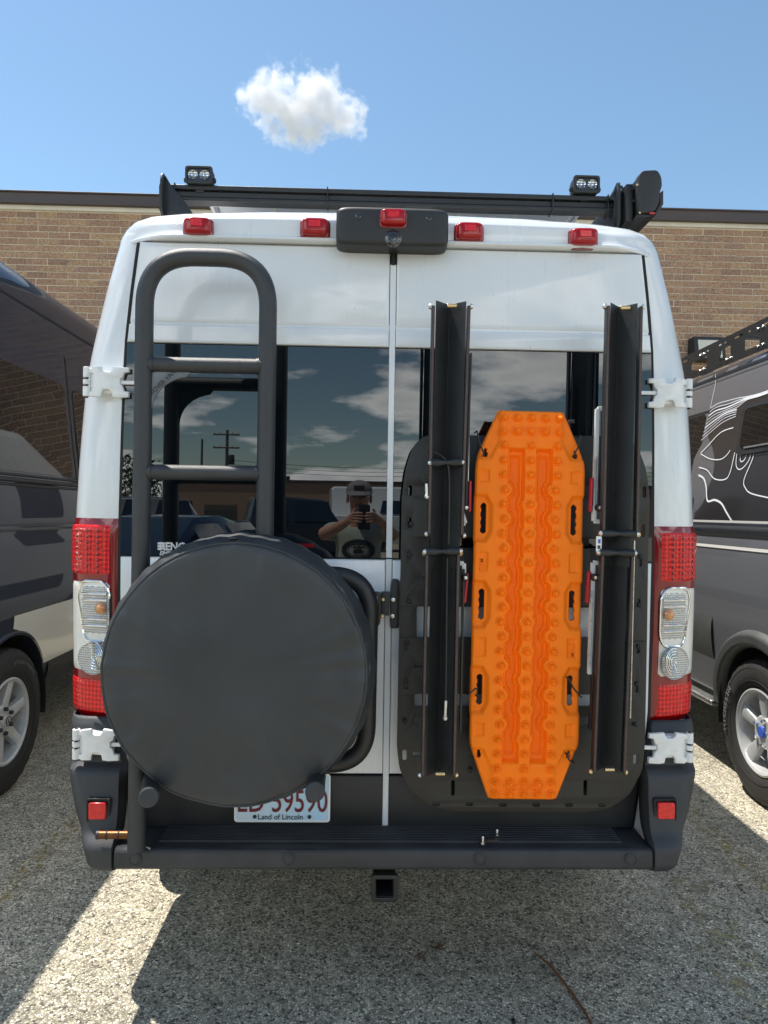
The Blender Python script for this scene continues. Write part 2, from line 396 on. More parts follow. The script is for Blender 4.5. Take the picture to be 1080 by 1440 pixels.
def license_mat():
    mt = bpy.data.materials.new('license_face'); mt.use_nodes = True; t = mt.node_tree; b = t.nodes['Principled BSDF']; L = t.links.new
    tcn = N(t, 'ShaderNodeTexCoord'); s = N(t, 'ShaderNodeSeparateXYZ'); L(tcn.outputs['Generated'], s.inputs[0])
    a = N(t, 'ShaderNodeMath', operation='MULTIPLY_ADD'); L(s.outputs[0], a.inputs[0]); a.inputs[1].default_value = .62
    z2 = N(t, 'ShaderNodeMath', operation='MULTIPLY'); L(s.outputs[2], z2.inputs[0]); z2.inputs[1].default_value = .55; L(z2.outputs[0], a.inputs[2])
    c = ramp(t, a.outputs[0], [(.62, (.76, .78, .79)), (.82, (.35, .62, .84)), (1.0, (.05, .36, .74))])
    L(c, b.inputs['Base Color']); b.inputs['Roughness'].default_value = .35; M['license_face'] = mt
license_mat()
def lens_mat(name, c0, c1, scale, metal=0):
    """ribbed moulded lens: stripes of optics across the lamp"""
    mt = bpy.data.materials.new(name); mt.use_nodes = True; t = mt.node_tree; b = t.nodes['Principled BSDF']; L = t.links.new
    g = N(t, 'ShaderNodeNewGeometry'); wv = N(t, 'ShaderNodeTexWave', wave_type='BANDS', bands_direction='Z'); wv.inputs['Scale'].default_value = scale; wv.inputs['Distortion'].default_value = 2.5; wv.inputs['Detail Scale'].default_value = 60
    L(g.outputs['Position'], wv.inputs['Vector'])
    w2 = N(t, 'ShaderNodeTexWave', wave_type='BANDS', bands_direction='X'); w2.inputs['Scale'].default_value = scale*1.1; L(g.outputs['Position'], w2.inputs['Vector'])
    mu = N(t, 'ShaderNodeMath', operation='MULTIPLY'); L(wv.outputs[1], mu.inputs[0]); L(w2.outputs[1], mu.inputs[1])
    L(ramp(t, wv.outputs[1], [(.15, c0), (.8, c1)]), b.inputs['Base Color']); b.inputs['Roughness'].default_value = .15; b.inputs['Metallic'].default_value = metal
    b.inputs['Coat Weight'].default_value = .6; b.inputs['Coat Roughness'].default_value = .02; b.inputs['Specular IOR Level'].default_value = .3
    bp = N(t, 'ShaderNodeBump'); bp.inputs['Strength'].default_value = .8; bp.inputs['Distance'].default_value = .004; L(mu.outputs[0], bp.inputs['Height']); L(bp.outputs[0], b.inputs['Normal'])
    M[name] = mt
lens_mat('optic_red', (.62, .003, .005), (1.0, .018, .015), 22)
lens_mat('optic_clear', (.45, .44, .42), (.9, .9, .87), 44, .35)

# ================================================================== the setting
me = bpy.data.meshes.new('ground'); me.from_pydata([(-1500, -1500, 0), (1500, -1500, 0), (1500, 1500, 0), (-1500, 1500, 0)], [], [(0, 1, 2, 3)])
struct(link('ground', me, M['asphalt']))
def strip(name, pts, wd, z, mt, jit=0):
    b = MB(); pts = [Vector(p) for p in pts]; vs = []
    for i, p in enumerate(pts):
        d = (pts[min(i+1, len(pts)-1)]-pts[max(i-1, 0)]); d.z = 0; d.normalize(); n = Vector((-d.y, d.x, 0)); ww = wd*(1+jit*random.uniform(-.6, .6))
        vs += [(p.x+n.x*ww/2, p.y+n.y*ww/2, z), (p.x-n.x*ww/2, p.y-n.y*ww/2, z)]
    b.add(vs, [(2*i, 2*i+1, 2*i+3, 2*i+2) for i in range(len(pts)-1)])
    return struct(b.build(name, M[mt], fix=False))
def wander(a, b, n, amp, seed):
    a = Vector(a); b = Vector(b); d = b-a; nrm = Vector((-d.y, d.x, 0)).normalized()
    return [a+d*(i/n)+nrm*amp*noise.noise(Vector((i*.45, seed, 0)))+nrm*amp*.4*noise.noise(Vector((i*1.7, seed+9, 0))) for i in range(n+1)]
strip('parking_line', [(-1.50, -.6, 0), (-1.46, 1, 0), (-1.42, 2.2, 0), (-1.38, 4.5, 0)], .10, .004, 'faded_yellow')
strip('parking_line', [(1.62, -3, 0), (1.6, 0, 0), (1.62, 2.2, 0), (1.62, 4.5, 0)], .10, .004, 'faded_yellow')
a = atz(1000, 1190, 0); b_ = atz(1080, 1300, 0)
strip('ground_crack', wander((a.x, a.y, 0), (b_.x, b_.y, 0), 40, .05, 3), .012, .003, 'oil_stain', .8)
a = atz(965, 1235, 0); b_ = atz(1085, 1440, 0)
strip('dirt_line', wander((a.x, a.y, 0), (b_.x, b_.y, 0), 30, .05, 21), .16, .0045, 'dry_grit', .5)
a = atz(70, 1052, 0); b_ = atz(108, 1050, 0)
strip('ground_crack', wander((a.x-.6, a.y, 0), (b_.x+.5, b_.y, 0), 40, .04, 5), .012, .003, 'oil_stain', .8)

# ---- brick building ahead of the parked vans
WY = 6.9; TOP = 5.285
bld = thing('brick_building', 'long low brown brick building with dark brown roof edge behind the parked vans', 'building', (0, WY, 0))
MB().box((0, WY+1.9735, TOP/2), (30, 4, TOP)).build('wall', M['mortar'], bld)
MB().box((0, WY-.02, TOP+.035), (30.1, .08, .07)).build('frieze_board', M['trim_cream'], bld, bev=.006)
f = MB(); f.box((0, WY+1.9, 5.418), (30.4, 4.0, .15)); f.build('fascia', M['fascia_brown'], bld, bev=.008)
f = MB(); f.box((0, WY+1.9, 5.353), (30.5, 4.05, .026)); f.build('drip_edge', M['fascia_brown'], bld, bev=.004)
f = MB(); f.box((0, WY+1.9, 5.492), (30.46, 4.04, .020)); f.build('roof_edge', M['fascia_brown'], bld, bev=.004)
BW, BH = .26, .085; bl, bh = BW-.011, BH-.012
bm_ = MB().box((0, 0, 0), (bl, .05, bh)).mesh('brick'); bm_.materials.append(M['brick0'])
def topix(p):
    d = Vector(p)-Vector(CAM); z = d.dot(fw); x = d.dot(rt)/z*FPX; y = -d.dot(up)/z*FPX
    c, s = math.cos(ROLL), math.sin(ROLL)
    return 540+x*c-y*s, 720+x*s+y*c
rest = [MB() for _ in range(7)]; nb = 0
rows = int(TOP/BH)
for r_ in range(rows):
    z = TOP-.012-BH*(r_+.5); off = (r_ % 2)*BW/2+random.uniform(-.02, .02)
    for k in range(-46, 47):
        x = k*BW+off+random.uniform(-.003, .003); px, py = topix((x, WY, z))
        vis = (-15 < px < 205 and 285 < py < 385+.62*px and px < 215-.1*(py-300)) or (905 < px < 1095 and py < 505)
        q = random.choices(range(7), weights=(5, 4, 4, 3, 3, 3, 2))[0]
        yo = WY-.008+random.uniform(-.0025, .0025)
        if vis and nb < 300:
            o = bpy.data.objects.new('brick', bm_); C.objects.link(o); o.parent = bld; o.location = (x, yo-WY, z); nb += 1
            o.material_slots[0].link = 'OBJECT'; o.material_slots[0].material = M['brick%d' % q]
            o.rotation_euler = (random.uniform(-.01, .01), random.uniform(-.004, .004), random.uniform(-.004, .004))
        elif abs(x) < 11.8:
            rest[q].box((x, yo, z), (bl, .05, bh))
allr = MB(); mi = []
for q in range(7):
    allr.add(rest[q].v, rest[q].f); mi += [q]*len(rest[q].f)
me = allr.mesh('brickwork', fix=False)
for q in range(7): me.materials.append(M['brick%d' % q])
me.polygons.foreach_set('material_index', mi)
o = link('brickwork', me, None, bld); o['kind'] = 'stuff'
# wall lamp
q = at(988, 493, WY-.03)
wl = thing('wall_light', 'boxy dark wall light with cream diffuser on the brick wall at right', 'wall light', (q.x, WY-.03, q.z))
b = MB(); a0, a1 = q.x-.2, q.x+.2
b.add([(a0, WY-.03, q.z-.16), (a1, WY-.03, q.z-.16), (a1, WY-.03, q.z+.14), (a0, WY-.03, q.z+.14), (a0, WY-.26, q.z-.16), (a1, WY-.26, q.z-.16), (a1, WY-.20, q.z+.14), (a0, WY-.20, q.z+.14)],
      [(0, 1, 2, 3), (4, 5, 6, 7), (0, 1, 5, 4), (3, 2, 6, 7), (0, 3, 7, 4), (1, 2, 6, 5)])
b.build('housing', M['trim_black'], wl, bev=.012)
MB().add([(a0+.05, WY-.268, q.z-.14), (a1-.05, WY-.268, q.z-.14), (a1-.05, WY-.217, q.z+.095), (a0+.05, WY-.217, q.z+.095), (a0+.05, WY-.25, q.z-.14), (a1-.05, WY-.25, q.z-.14), (a1-.05, WY-.20, q.z+.095), (a0+.05, WY-.20, q.z+.095)],
         [(0, 1, 2, 3), (4, 5, 6, 7), (0, 1, 5, 4), (3, 2, 6, 7), (0, 3, 7, 4), (1, 2, 6, 5)]).build('diffuser', M['lamp_diffuser'], wl, bev=.006)

# ================================================================== van bodies
def interp(tab, z):
    if z <= tab[0][0]: return tab[0][1]
    for (z0, w0), (z1, w1) in zip(tab, tab[1:]):
        if z <= z1:
            t = (z-z0)/(z1-z0); return w0+(w1-w0)*t
    return tab[-1][1]
def smoothtab(tab, n=40):
    """Catmull-Rom through (z, w) points"""
    P = [tab[0]]+list(tab)+[tab[-1]]; o = []
    for i in range(1, len(P)-2):
        p0, p1, p2, p3 = (Vector(P[i+k]) for k in (-1, 0, 1, 2))
        for k in range(6):
            t = k/6; o.append(tuple(.5*((2*p1)+(p2-p0)*t+(2*p0-5*p1+4*p2-p3)*t*t+(3*p1-p0-3*p2+p3)*t**3)))
    o.append(tuple(tab[-1])); return o
def loft_body(name, prof, ys, fn, xc, mt, parent, ang=40, cut=None):
    """prof: half section [(x, z)] bottom to roof centre; fn(x, z, y) -> (x, z) at station y"""
    b = MB(); n = len(prof); ring = 2*n-1
    for y in ys:
        half = [fn(x, z, y) for x, z in prof]
        for x, z in half: b.v.append((xc+x, y, z))
        for x, z in reversed(half[:-1]): b.v.append((xc-x, y, z))
    for i in range(len(ys)-1):
        for k in range(ring):
            k2 = (k+1) % ring
            b.f.append((i*ring+k, i*ring+k2, (i+1)*ring+k2, (i+1)*ring+k))
    for base in (0, (len(ys)-1)*ring):
        b.f.append(tuple(base+k for k in range(ring)))
    me = b.mesh(name, ang)
    if cut:
        o = bpy.data.objects.new('tmp', me); C.objects.link(o); ms = []
        for cm in cut:
            co = bpy.data.objects.new('tmpc', cm); C.objects.link(co); ms.append(co)
            mo = o.modifiers.new('b', 'BOOLEAN'); mo.operation = 'DIFFERENCE'; mo.object = co; mo.solver = 'EXACT'
        dg = bpy.context.evaluated_depsgraph_get(); me2 = bpy.data.meshes.new_from_object(o.evaluated_get(dg))
        bpy.data.objects.remove(o)
        for co in ms: bpy.data.objects.remove(co)
        me = me2; me.name = name; smooth(me, ang)
    me.materials.clear()
    return link(name, me, mt, parent)

# ------------------------------------------------------------------ the white van
VAN = thing('camper_van', 'white high roof camper van parked rear to the viewer, carrying a ladder and spare wheel', 'van', (0, 2.8, 0))
VW = [(.46, .955), (.56, .98), (.70, 1.000), (.86, 1.010), (1.10, 1.019), (1.35, 1.023), (1.5, 1.022), (1.75, 1.009), (1.97, .988), (2.2, .940), (2.30, .915), (2.40, .888)]
VT = smoothtab(VW)
def vw(z): return interp(VT, z)
vprof = [(.0, .455), (.5, .455), (.90, .456)]+[(ww, z) for z, ww in VT]+[(.872, 2.432), (.845, 2.458), (.80, 2.474), (.70, 2.486), (.45, 2.498), (0, 2.505)]
CA, CB = .18, .10
def vfn(x, z, y):
    ins = 0
    if y < CB: ins = CA*(1-math.sqrt(max(0, 1-(1-y/CB)**2)))
    if z > 2.42 and y < .12: z -= .035*(1-y/.12)**2
    x2 = x-ins*min(1, max(0, x-.2)/.55)
    t = 1
    if y > 4.2: t = max(0.36, 1-((y-4.2)/1.7)**1.3*.64)
    if z > .9: z = .9+(z-.9)*t
    if y > 5.3: x2 *= 1-((y-5.3)/.7)**2*.18
    return x2, z
ys = [0, .0015, .005, .012, .022, .036, .054, .075, .10, .16, .3, .6, 1, 1.6, 2.4, 3.2, 4.0, 4.2, 4.5, 4.8, 5.1, 5.4, 5.7, 5.95]
def arch(x, y, z, r, d=.62): return MB().cyl((x-d/2, y, z), (x+d/2, y, z), r, 40).mesh('arch')
body = loft_body('body', vprof, ys, vfn, 0, M['white_paint'], VAN, cut=[arch(-.95, 1.0, .36, .40), arch(.95, 1.0, .36, .40), arch(-.95, 5.0, .36, .40), arch(.95, 5.0, .36, .40)])
def corner(s, th, z, off=0, wfun=vw, a=CA, bb=CB):
    """point on the rounded rear corner; th 0 = side, 90 = rear"""
    W = wfun(z); c, sn = math.cos(th), math.sin(th)
    nx, ny = c/a, -sn/bb; L = math.hypot(nx, ny)
    return Vector((s*(W-a+a*c+off*nx/L), bb-bb*sn+off*ny/L, z))
# side windows and mirror-image cab glass (seen in the neighbours' paint)
def side_patch(name, y0, y1, z0, z1, s, xc, wfun, off, mt, parent, r=.05, frame=None):
    outl = rrect(y0, z0, y1, z1, r, 5); b = MB(); n = len(outl); cy_, cz_ = (y0+y1)/2, (z0+z1)/2
    K = 5
    vs = []
    for k in range(K+1):
        t = k/K
        for (yy, z) in outl:
            y2 = cy_+(yy-cy_)*t; z2 = cz_+(z-cz_)*t; vs.append((xc+s*(wfun(z2)+off), y2, z2))
    fs = [(k*n+i, k*n+(i+1) % n, (k+1)*n+(i+1) % n, (k+1)*n+i) for k in range(K) for i in range(n)]
    vs += [(xc+s*(wfun(z)-.01), yy, z) for yy, z in outl]; fs += [(K*n+i, K*n+(i+1) % n, (K+1)*n+(i+1) % n, (K+1)*n+i) for i in range(n)]
    b.add(vs, fs); return b.build(name, M[mt], parent, ang=50)
for s in (-1, 1):
    side_patch('window', 3.55, 4.35, 1.38, 1.92, s, 0, vw, .004, 'window_glass', VAN, .08)
    side_patch('window', 1.5, 2.5, 1.42, 1.98, s, 0, vw, .004, 'window_glass', VAN, .08)
    side_patch('side_trim', .45, 4.3, .78, .92, s, 0, vw, .010, 'bumper_plastic', VAN, .02)

# door seal behind the doors, then the two rear doors
DE = [(.52, .790), (.70, .815), (.86, .838), (1.373, .843), (1.78, .838), (2.04, .831), (2.2, .816), (2.358, .797)]
def de(z): return interp(DE, z)
zs = [.52+(2.358-.52)*k/30 for k in range(31)]
plate('door_seal', [(-(de(z)+.012), z) for z in zs]+[(de(z)+.012, z) for z in reversed(zs)], -.004, M['rubber_seal'], VAN, th=.02)
def door_piece(name, z0, z1, s, mt, parent, Y, th=.03, bev=.004, xin=.006, r=.0, din=0):
    zz_ = [z0+(z1-z0)*k/10 for k in range(11)]
    P = [(s*xin, z0)]+[(s*(de(z)-din), z) for z in zz_]+[(s*xin, z1)]
    if s < 0: P = P[::-1]
    if r: P = roundpoly(P, r)
    return plate(name, P, Y, M[mt], parent, th=th, bev=bev)
glassY = -.0135
doors = []
for s in (-1, 1):
    xin = .011 if s > 0 else .009
    d = door_piece('door', .69, 1.369, s, 'white_paint', VAN, -.016, xin=xin, bev=.006); doors.append(d)
    d['label'] = 'white rear door panel below the dark window'
    door_piece('upper_panel', 2.106, 2.358, s, 'white_paint', d, -.016, xin=xin, bev=.008)
    door_piece('crease_filler', 2.092, 2.113, s, 'white_paint', d, -.0125, th=.02, xin=xin, bev=0, din=.004)
    door_piece('window_header', 2.042, 2.099, s, 'white_paint', d, -.019, xin=xin, bev=.006)
    door_piece('lower_cladding', .523, .686, s, 'trim_black', d, -.022, th=.034, xin=xin, bev=.006)
    door_piece('window', 1.374, 2.038, s, 'window_glass', d, glassY, th=.02, bev=.0, xin=xin)
    b = MB(); b.grid(lambda u, v: (s*(.10+u*.62), -.0165-.004*math.sin(math.pi*v), 1.325-.012*v), 2, 4); b.build('pressed_crease', M['white_paint'], d)
b = MB()
b.box((.0010, .0, .948), (.0188, .030, .846)); b.box((.0010, .0, 1.84), (.0188, .030, .93))
b.build('door_edge', M['white_paint'], VAN, bev=.0015)
# tail of the door rubber above the edge bead
MB().box((.0005, -.012, 2.33), (.012, .02, .055)).build('door_seal', M['rubber_seal'], VAN)
# thin white sill strips left of the cladding
# ---- roof header with lip
def hdr(u, v):
    x = -.868+1.736*u; ax = abs(x)
    bul = 1/(1+math.exp((ax-.635)*60))                  # raised middle part of the header
    e = 0 if ax < .69 else .10*(1-math.sqrt(max(0, 1-((ax-.69)/.19)**2)))
    tp = 1-.8*min(1, max(0, (ax-.70)/.15))
    P = [(.06, 2.362), (-.040, 2.362), (-.0445, 2.366), (-.044, 2.372), (-.032, 2.380), (-.022-.012*bul, 2.398), (-.014-.020*bul, 2.425+.006*bul), (0-.02*bul, 2.442+.012*bul), (.03-.01*bul, 2.457+.016*bul), (.10, 2.470+.016*bul), (.3, 2.486)]
    k = v*(len(P)-1); i = min(int(k), len(P)-2); t = k-i
    y = P[i][0]*(1-t)+P[i+1][0]*t; z = P[i][1]*(1-t)+P[i+1][1]*t
    z -= .012*(ax/.87)**2 if v > .35 else .0
    z -= .02*(max(0, ax-.78)/.09)**2 if v > .4 else 0
    return (x, (y*tp if y < 0 else y)+e, z)
hd = MB().grid(hdr, 96, 40).build('roof_header', M['white_paint'], VAN, ang=50)
def superbox(c, d, e=.35, n=20, m_=10, back=True):
    """rounded block, front towards -y"""
    b = MB(); vs = []
    def sp(w, k): return math.copysign(abs(w)**k, w)
    for j in range(m_+1):
        ph = math.pi/2*(-1+2*j/m_)
        for i in range(n):
            th = 2*math.pi*i/n
            vs.append((c[0]+d[0]/2*sp(math.cos(ph), e)*sp(math.cos(th), e), c[1]+d[1]/2*sp(math.sin(ph), e), c[2]+d[2]/2*sp(math.cos(ph), e)*sp(math.sin(th), e)))
    b.add(vs, [(j*n+i, j*n+(i+1) % n, (j+1)*n+(i+1) % n, (j+1)*n+i) for j in range(m_) for i in range(n)])
    return b
def marker(px, py, Y, parent, wd=.084, ht=.052):
    q = at(px, py, Y)
    base = superbox((q.x, Y+.016, q.z-.002), (wd+.012, .03, ht+.010), .35, 28).build('marker_lamp', M['red_lens_dark'], parent, ang=60)
    superbox((q.x, Y+.004, q.z), (wd, .05, ht), .42, 28).build('lens', M['red_lens'], base, ang=60)
    MB().box((q.x, Y-.0225, q.z+.004), (wd*.42, .003, ht*.36)).build('reflector', M['red_lens_bright'], base, bev=.001)
    for sx2 in (-1, 1):
        MB().lathe([(.004, .0), (.004, .003), (.002, .004)], (q.x+sx2*wd*.47, Y+.004, q.z), (0, -1, 0), 8).build('screw', M['trim_black'], base)
for px, py in ((278, 319), (443, 320), (660, 326), (821, 334)): marker(px, py, -.045, hd)
q = at(552, 318, -.09)
ch = superbox((q.x, -.03, q.z), (.348, .13, .118), .22, 40, 14).build('camera_housing', M['trim_black'], VAN, ang=60)
marker(553, 307, -.098, ch, .080, .050)
c2 = at(553, 335, -.095)
MB().lathe([(.026, 0), (.026, .006), (.018, .010), (.012, .010), (.010, .006), (.0, .008)], (c2.x, -.090, c2.z), (0, -1, 0), 28).build('rear_camera', M['phone_body'], ch)
for px, py in ((504, 304), (603, 307)):
    c2 = at(px, py, -.094); MB().lathe([(.009, 0), (.009, .004), (.006, .005), (.005, .003), (0, .003)], (c2.x, -.093, c2.z), (0, -1, 0), 16).build('screw', M['phone_body'], ch)

# ---- tail lamps wrapped round the corners
def lamp_patch(b, s, th0, th1, z0, z1, off, nt_=14, nz_=10, wave=0):
    def fn(u, v):
        th = th0+(th1-th0)*u; z = z0+(z1-z0)*v
        ed = min(u, 1-u)*2; ev = min(v, 1-v)*2
        o2 = off*.6*min(1, min(ed, 1)*6)**.5*min(1, ev*6)**.5
        if wave: o2 += wave*math.sin(u*nt_*1.5)*math.sin(v*nz_*1.7)
        return corner(s, th, z, o2)
    return b.grid(fn, nt_, nz_)
for s in (-1, 1):
    lam = lamp_patch(MB(), s, R(3), R(86), .855, 1.487, .012, 24, 40).build('tail_lamp', M['red_lens_dark'], VAN, ang=50)
    lam['label'] = 'red and clear wraparound tail lamp'
    lamp_patch(MB(), s, R(7), R(82), 1.303, 1.470, .018, 20, 24).build('brake_lens', M['optic_red'], lam)
    lamp_patch(MB(), s, R(17), R(82), .990, 1.298, .0165, 20, 24).build('clear_surround', M['pale_housing'], lam)
    lamp_patch(MB(), s, R(7), R(81), .868, .982, .018, 20, 16).build('rear_fog_lens', M['optic_red'], lam)
    # chrome bowl with bulb
    def ringpath(th0, th1, z0, z1, off, rr=.3, tilt=0):
        off *= .6
        P = rrect(0, 0, 1, 1, rr, 5); o = []
        for u, v in P:
            uu = u; vv = v
            if v < .3: uu = .18+u*.82 if tilt else u
            o.append(corner(s, th0+(th1-th0)*uu, z0+(z1-z0)*vv, off))
        return o
    lamp_patch(MB(), s, R(44), R(79), 1.115, 1.280, .0205, 20, 24, .0015).build('indicator_lens', M['optic_clear'], lam)
    rp = ringpath(R(40), R(80), 1.10, 1.288, .020, .28, 1); MB().tube(rp+[rp[0]], .0045, 8, False).build('chrome_rim', M['chrome'], lam)
    cb = corner(s, R(72), 1.205, .02); nrm = (corner(s, R(72), 1.205, .03)-cb).normalized()
    MB().lathe([(.018, 0), (.018, .004), (.012, .010), (.004, .013), (0, .0135)], cb, nrm, 20).build('bulb', M['amber_bulb'], lam)
    for dz in (-.05, -.03, .03, .05):
        a0 = [corner(s, R(50+28*k/8), 1.20+dz, .0225) for k in range(9)]
        MB().tube(a0, .0028, 6).build('bulb_rib', M['chrome'], lam)
    cb = corner(s, R(62), 1.047, .016); nrm = (corner(s, R(62), 1.047, .03)-cb).normalized()
    MB().lathe([(.053, 0), (.053, .004), (.050, .007), (.046, .004), (.03, .006), (0, .007)], cb, nrm, 36).build('reverse_lens', M['optic_clear'], lam)
    off2 = cb+Vector((s*-.012, -.004, .008))
    for rr in (.014, .024, .034, .043):
        MB().tube([off2+Vector((rr*math.cos(2*math.pi*k/24)*.8*s, -.001+rr*math.cos(2*math.pi*k/24)*.5, rr*math.sin(2*math.pi*k/24)*(.95)))+nrm*.008 for k in range(25)], .0022, 6, False).build('lens_ring', M['chrome'], lam)
    # LED beads of the brake light
    bd = MB()
    for col, th in enumerate((R(40), R(56), R(68))):
        for k in range(8):
            p = corner(s, th, 1.318+k*.0185, .0195); bd.lathe([(.0055, 0), (.0045, .003), (0, .0042)], p, (corner(s, th, 1.318, .04)-corner(s, th, 1.318, .02)).normalized(), 8)
    o = bd.build('lamp_beads', M['red_lens_dark'], lam); o['kind'] = 'stuff'

# ---- bumper
BF = -.20
BFR = [(.446, -.130), (.455, -.153), (.468, -.162), (.515, -.162), (.527, -.156), (.538, -.143), (.552, -.127), (.572, -.118), (.61, -.108), (.715, -.084), (.73, -.050), (.84, -.030), (.865, -.012)]
BWD = [(.446, .858), (.455, .877), (.47, .890), (.52, .905), (.55, .922), (.575, .938), (.61, .954), (.715, .985), (.73, .992), (.80, .997), (.842, 1.0), (.865, 1.0)]
BIN = [(.40, .800), (.6, .802), (.72, .808), (.865, .845)]
for s in (-1, 1):
    b = MB()
    def bc(u, v):
        z = .446+.419*v; W = interp(BWD, z); fr = interp(BFR, z); xi = interp(BIN, z); a = W-xi-.012; bb = .11
        if u < .15: t = u/.15; return (s*W, .42-t*(.42-(fr+bb)), z)
        if u < .85:
            th = (u-.15)/.7*math.pi/2; c, sn = math.cos(th)**.5, math.sin(th)**.5
            return (s*(W-a+a*c), fr+bb-bb*sn, z)
        t = (u-.85)/.15; return (s*(xi+.012-.012*t), fr+.06*max(0, t-.6)/.4, z)
    b.grid(bc, 40, 48)
    bcn = b.build('bumper_corner', M['bumper_plastic'], VAN, ang=40)
    sol = bcn.modifiers.new('s', 'SOLIDIFY'); sol.thickness = .006; sol.offset = 0
    px, py = (139, 1139) if s < 0 else (935, 1139)
    q = at(px, py, -.11); fy = interp(BFR, q.z)
    plate('reflector_recess', rrect(q.x-.036, q.z-.036, q.x+.036, q.z+.036, .008), fy-.008, M['rubber_seal'], bcn, holes=[rrect(q.x-.030, q.z-.030, q.x+.030, q.z+.030, .006)], th=.018, bev=.003)
    superbox((q.x+s*.002, fy-.006, q.z), (.052, .014, .050), .2, 24).build('reflector', M['red_lens_bright'], bcn, ang=60)
STEP = MB()
def stp(u, v):
    x = -.797+1.594*u
    P = [(.03, .5235), (-.137, .5215), (-.151, .5205), (-.159, .517), (-.1635, .510), (-.165, .490), (-.164, .469), (-.160, .4615), (-.150, .459), (.04, .459)]
    k = v*(len(P)-1); i = min(int(k), len(P)-2); t = k-i
    return (x, P[i][0]*(1-t)+P[i+1][0]*t, P[i][1]*(1-t)+P[i+1][1]*t)
stepo = STEP.grid(stp, 20, 36).build('bumper_step', M['bumper_plastic'], VAN, ang=40)
sol = stepo.modifiers.new('s', 'SOLIDIFY'); sol.thickness = .006
for k in range(7):
    y = -.118+k*.0155; z = .5235-(.03-y)/.167*.002
    MB().box((.02, y, z+.0030), (1.40, .0065, .008)).build('tread_rib', M['bumper_plastic'], stepo, bev=.0015)
for px in (190, 406, 675, 887):
    q = at(px, 1208, -.164)
    MB().lathe([(.019, 0), (.019, .0022), (.0165, .003), (.015, .0015), (.0135, .0018), (.012, .003), (0, .0035)], (q.x, -.1652, q.z), (0, -1, 0), 28).build('parking_sensor', M['bumper_plastic'], stepo)
# hitch receiver
b = MB(); q = at(541, 1250, -.106)
hp = rrect(q.x-.036, q.z-.036, q.x+.036, q.z+.036, .008)
hi = plate('hitch_receiver', hp, -.10, M['powder_black'], VAN, holes=[rrect(q.x-.026, q.z-.026, q.x+.026, q.z+.026, .004)], th=.34, bev=.002)
plate('collar', rrect(q.x-.041, q.z-.041, q.x+.041, q.z+.041, .010), -.106, M['powder_black'], hi, holes=[rrect(q.x-.0275, q.z-.0275, q.x+.0275, q.z+.0275, .004)], th=.022, bev=.003)
MB().box((q.x, .12, q.z+.055), (1.3, .07, .06)).build('cross_tube', M['powder_black'], hi, bev=.006)
plate('gusset', [(q.x-.17, q.z+.075), (q.x+.17, q.z+.075), (q.x+.10, q.z+.02), (q.x+.04, q.z), (q.x-.04, q.z), (q.x-.10, q.z+.02)], .03, M['powder_black'], hi, th=.008, holes=[circ(q.x-.11, q.z+.05, .012), circ(q.x+.11, q.z+.05, .012)])
# hinges
def hinge(s, zc, Y, wd=.148, ht=.098):
    x0 = .818; x1 = x0+wd
    def P(l): return [(s*(x0+u*wd), zc+(v-.5)*ht) for u, v in l]
    outl = [(0, .02), (.22, .0), (.34, .03), (.36, .18), (.42, .26), (.52, .26), (.56, .18), (.57, .03), (.78, .02), (.80, .12), (.74, .30), (.74, .72), (.80, .88), (.78, .97), (.58, 1.0), (.56, .88), (.50, .82), (.40, .82), (.35, .9), (.33, 1.0), (0, .96), (0, .82), (.10, .80), (.13, .66), (.18, .60), (.18, .44), (.13, .38), (.10, .22), (0, .2)]
    P0 = P(outl)
    if s < 0: P0 = P0[::-1]
    h = plate('hinge', P0, Y, M['white_hinge'], VAN, th=.016, bev=.0035)
    for v0, v1 in ((.04, .36), (.42, .58), (.64, .98)):
        xk = s*(x0+.90*wd); MB().cyl((xk, Y+.012, zc+(v0-.5)*ht), (xk, Y+.012, zc+(v1-.5)*ht), .0115, 18).build('knuckle', M['white_hinge'], h, bev=.002)
    for v0 in (.12, .86):
        MB().box((s*(x0+.81*wd), Y+.012, zc+(v0-.5)*ht), (.030, .012, .016)).build('knuckle_arm', M['white_hinge'], h, bev=.003)
    MB().box((s*(x0+.02*wd), Y+.012, zc), (.050, .010, .012)).build('door_arm', M['white_hinge'], h, bev=.002)
    MB().box((s*(x0+.5*wd), Y+.036, zc), (wd*.70, .045, ht*.72)).build('bracket', M['white_hinge'], h, bev=.006)
    MB().cyl((s*(x0+.90*wd), Y+.012, zc-.5*ht), (s*(x0+.90*wd), Y+.012, zc+.5*ht), .005, 10).build('pin', M['rubber_seal'], h)
for s in (-1, 1):
    hinge(s, 1.912, -.034); hinge(s, .795, -.075)
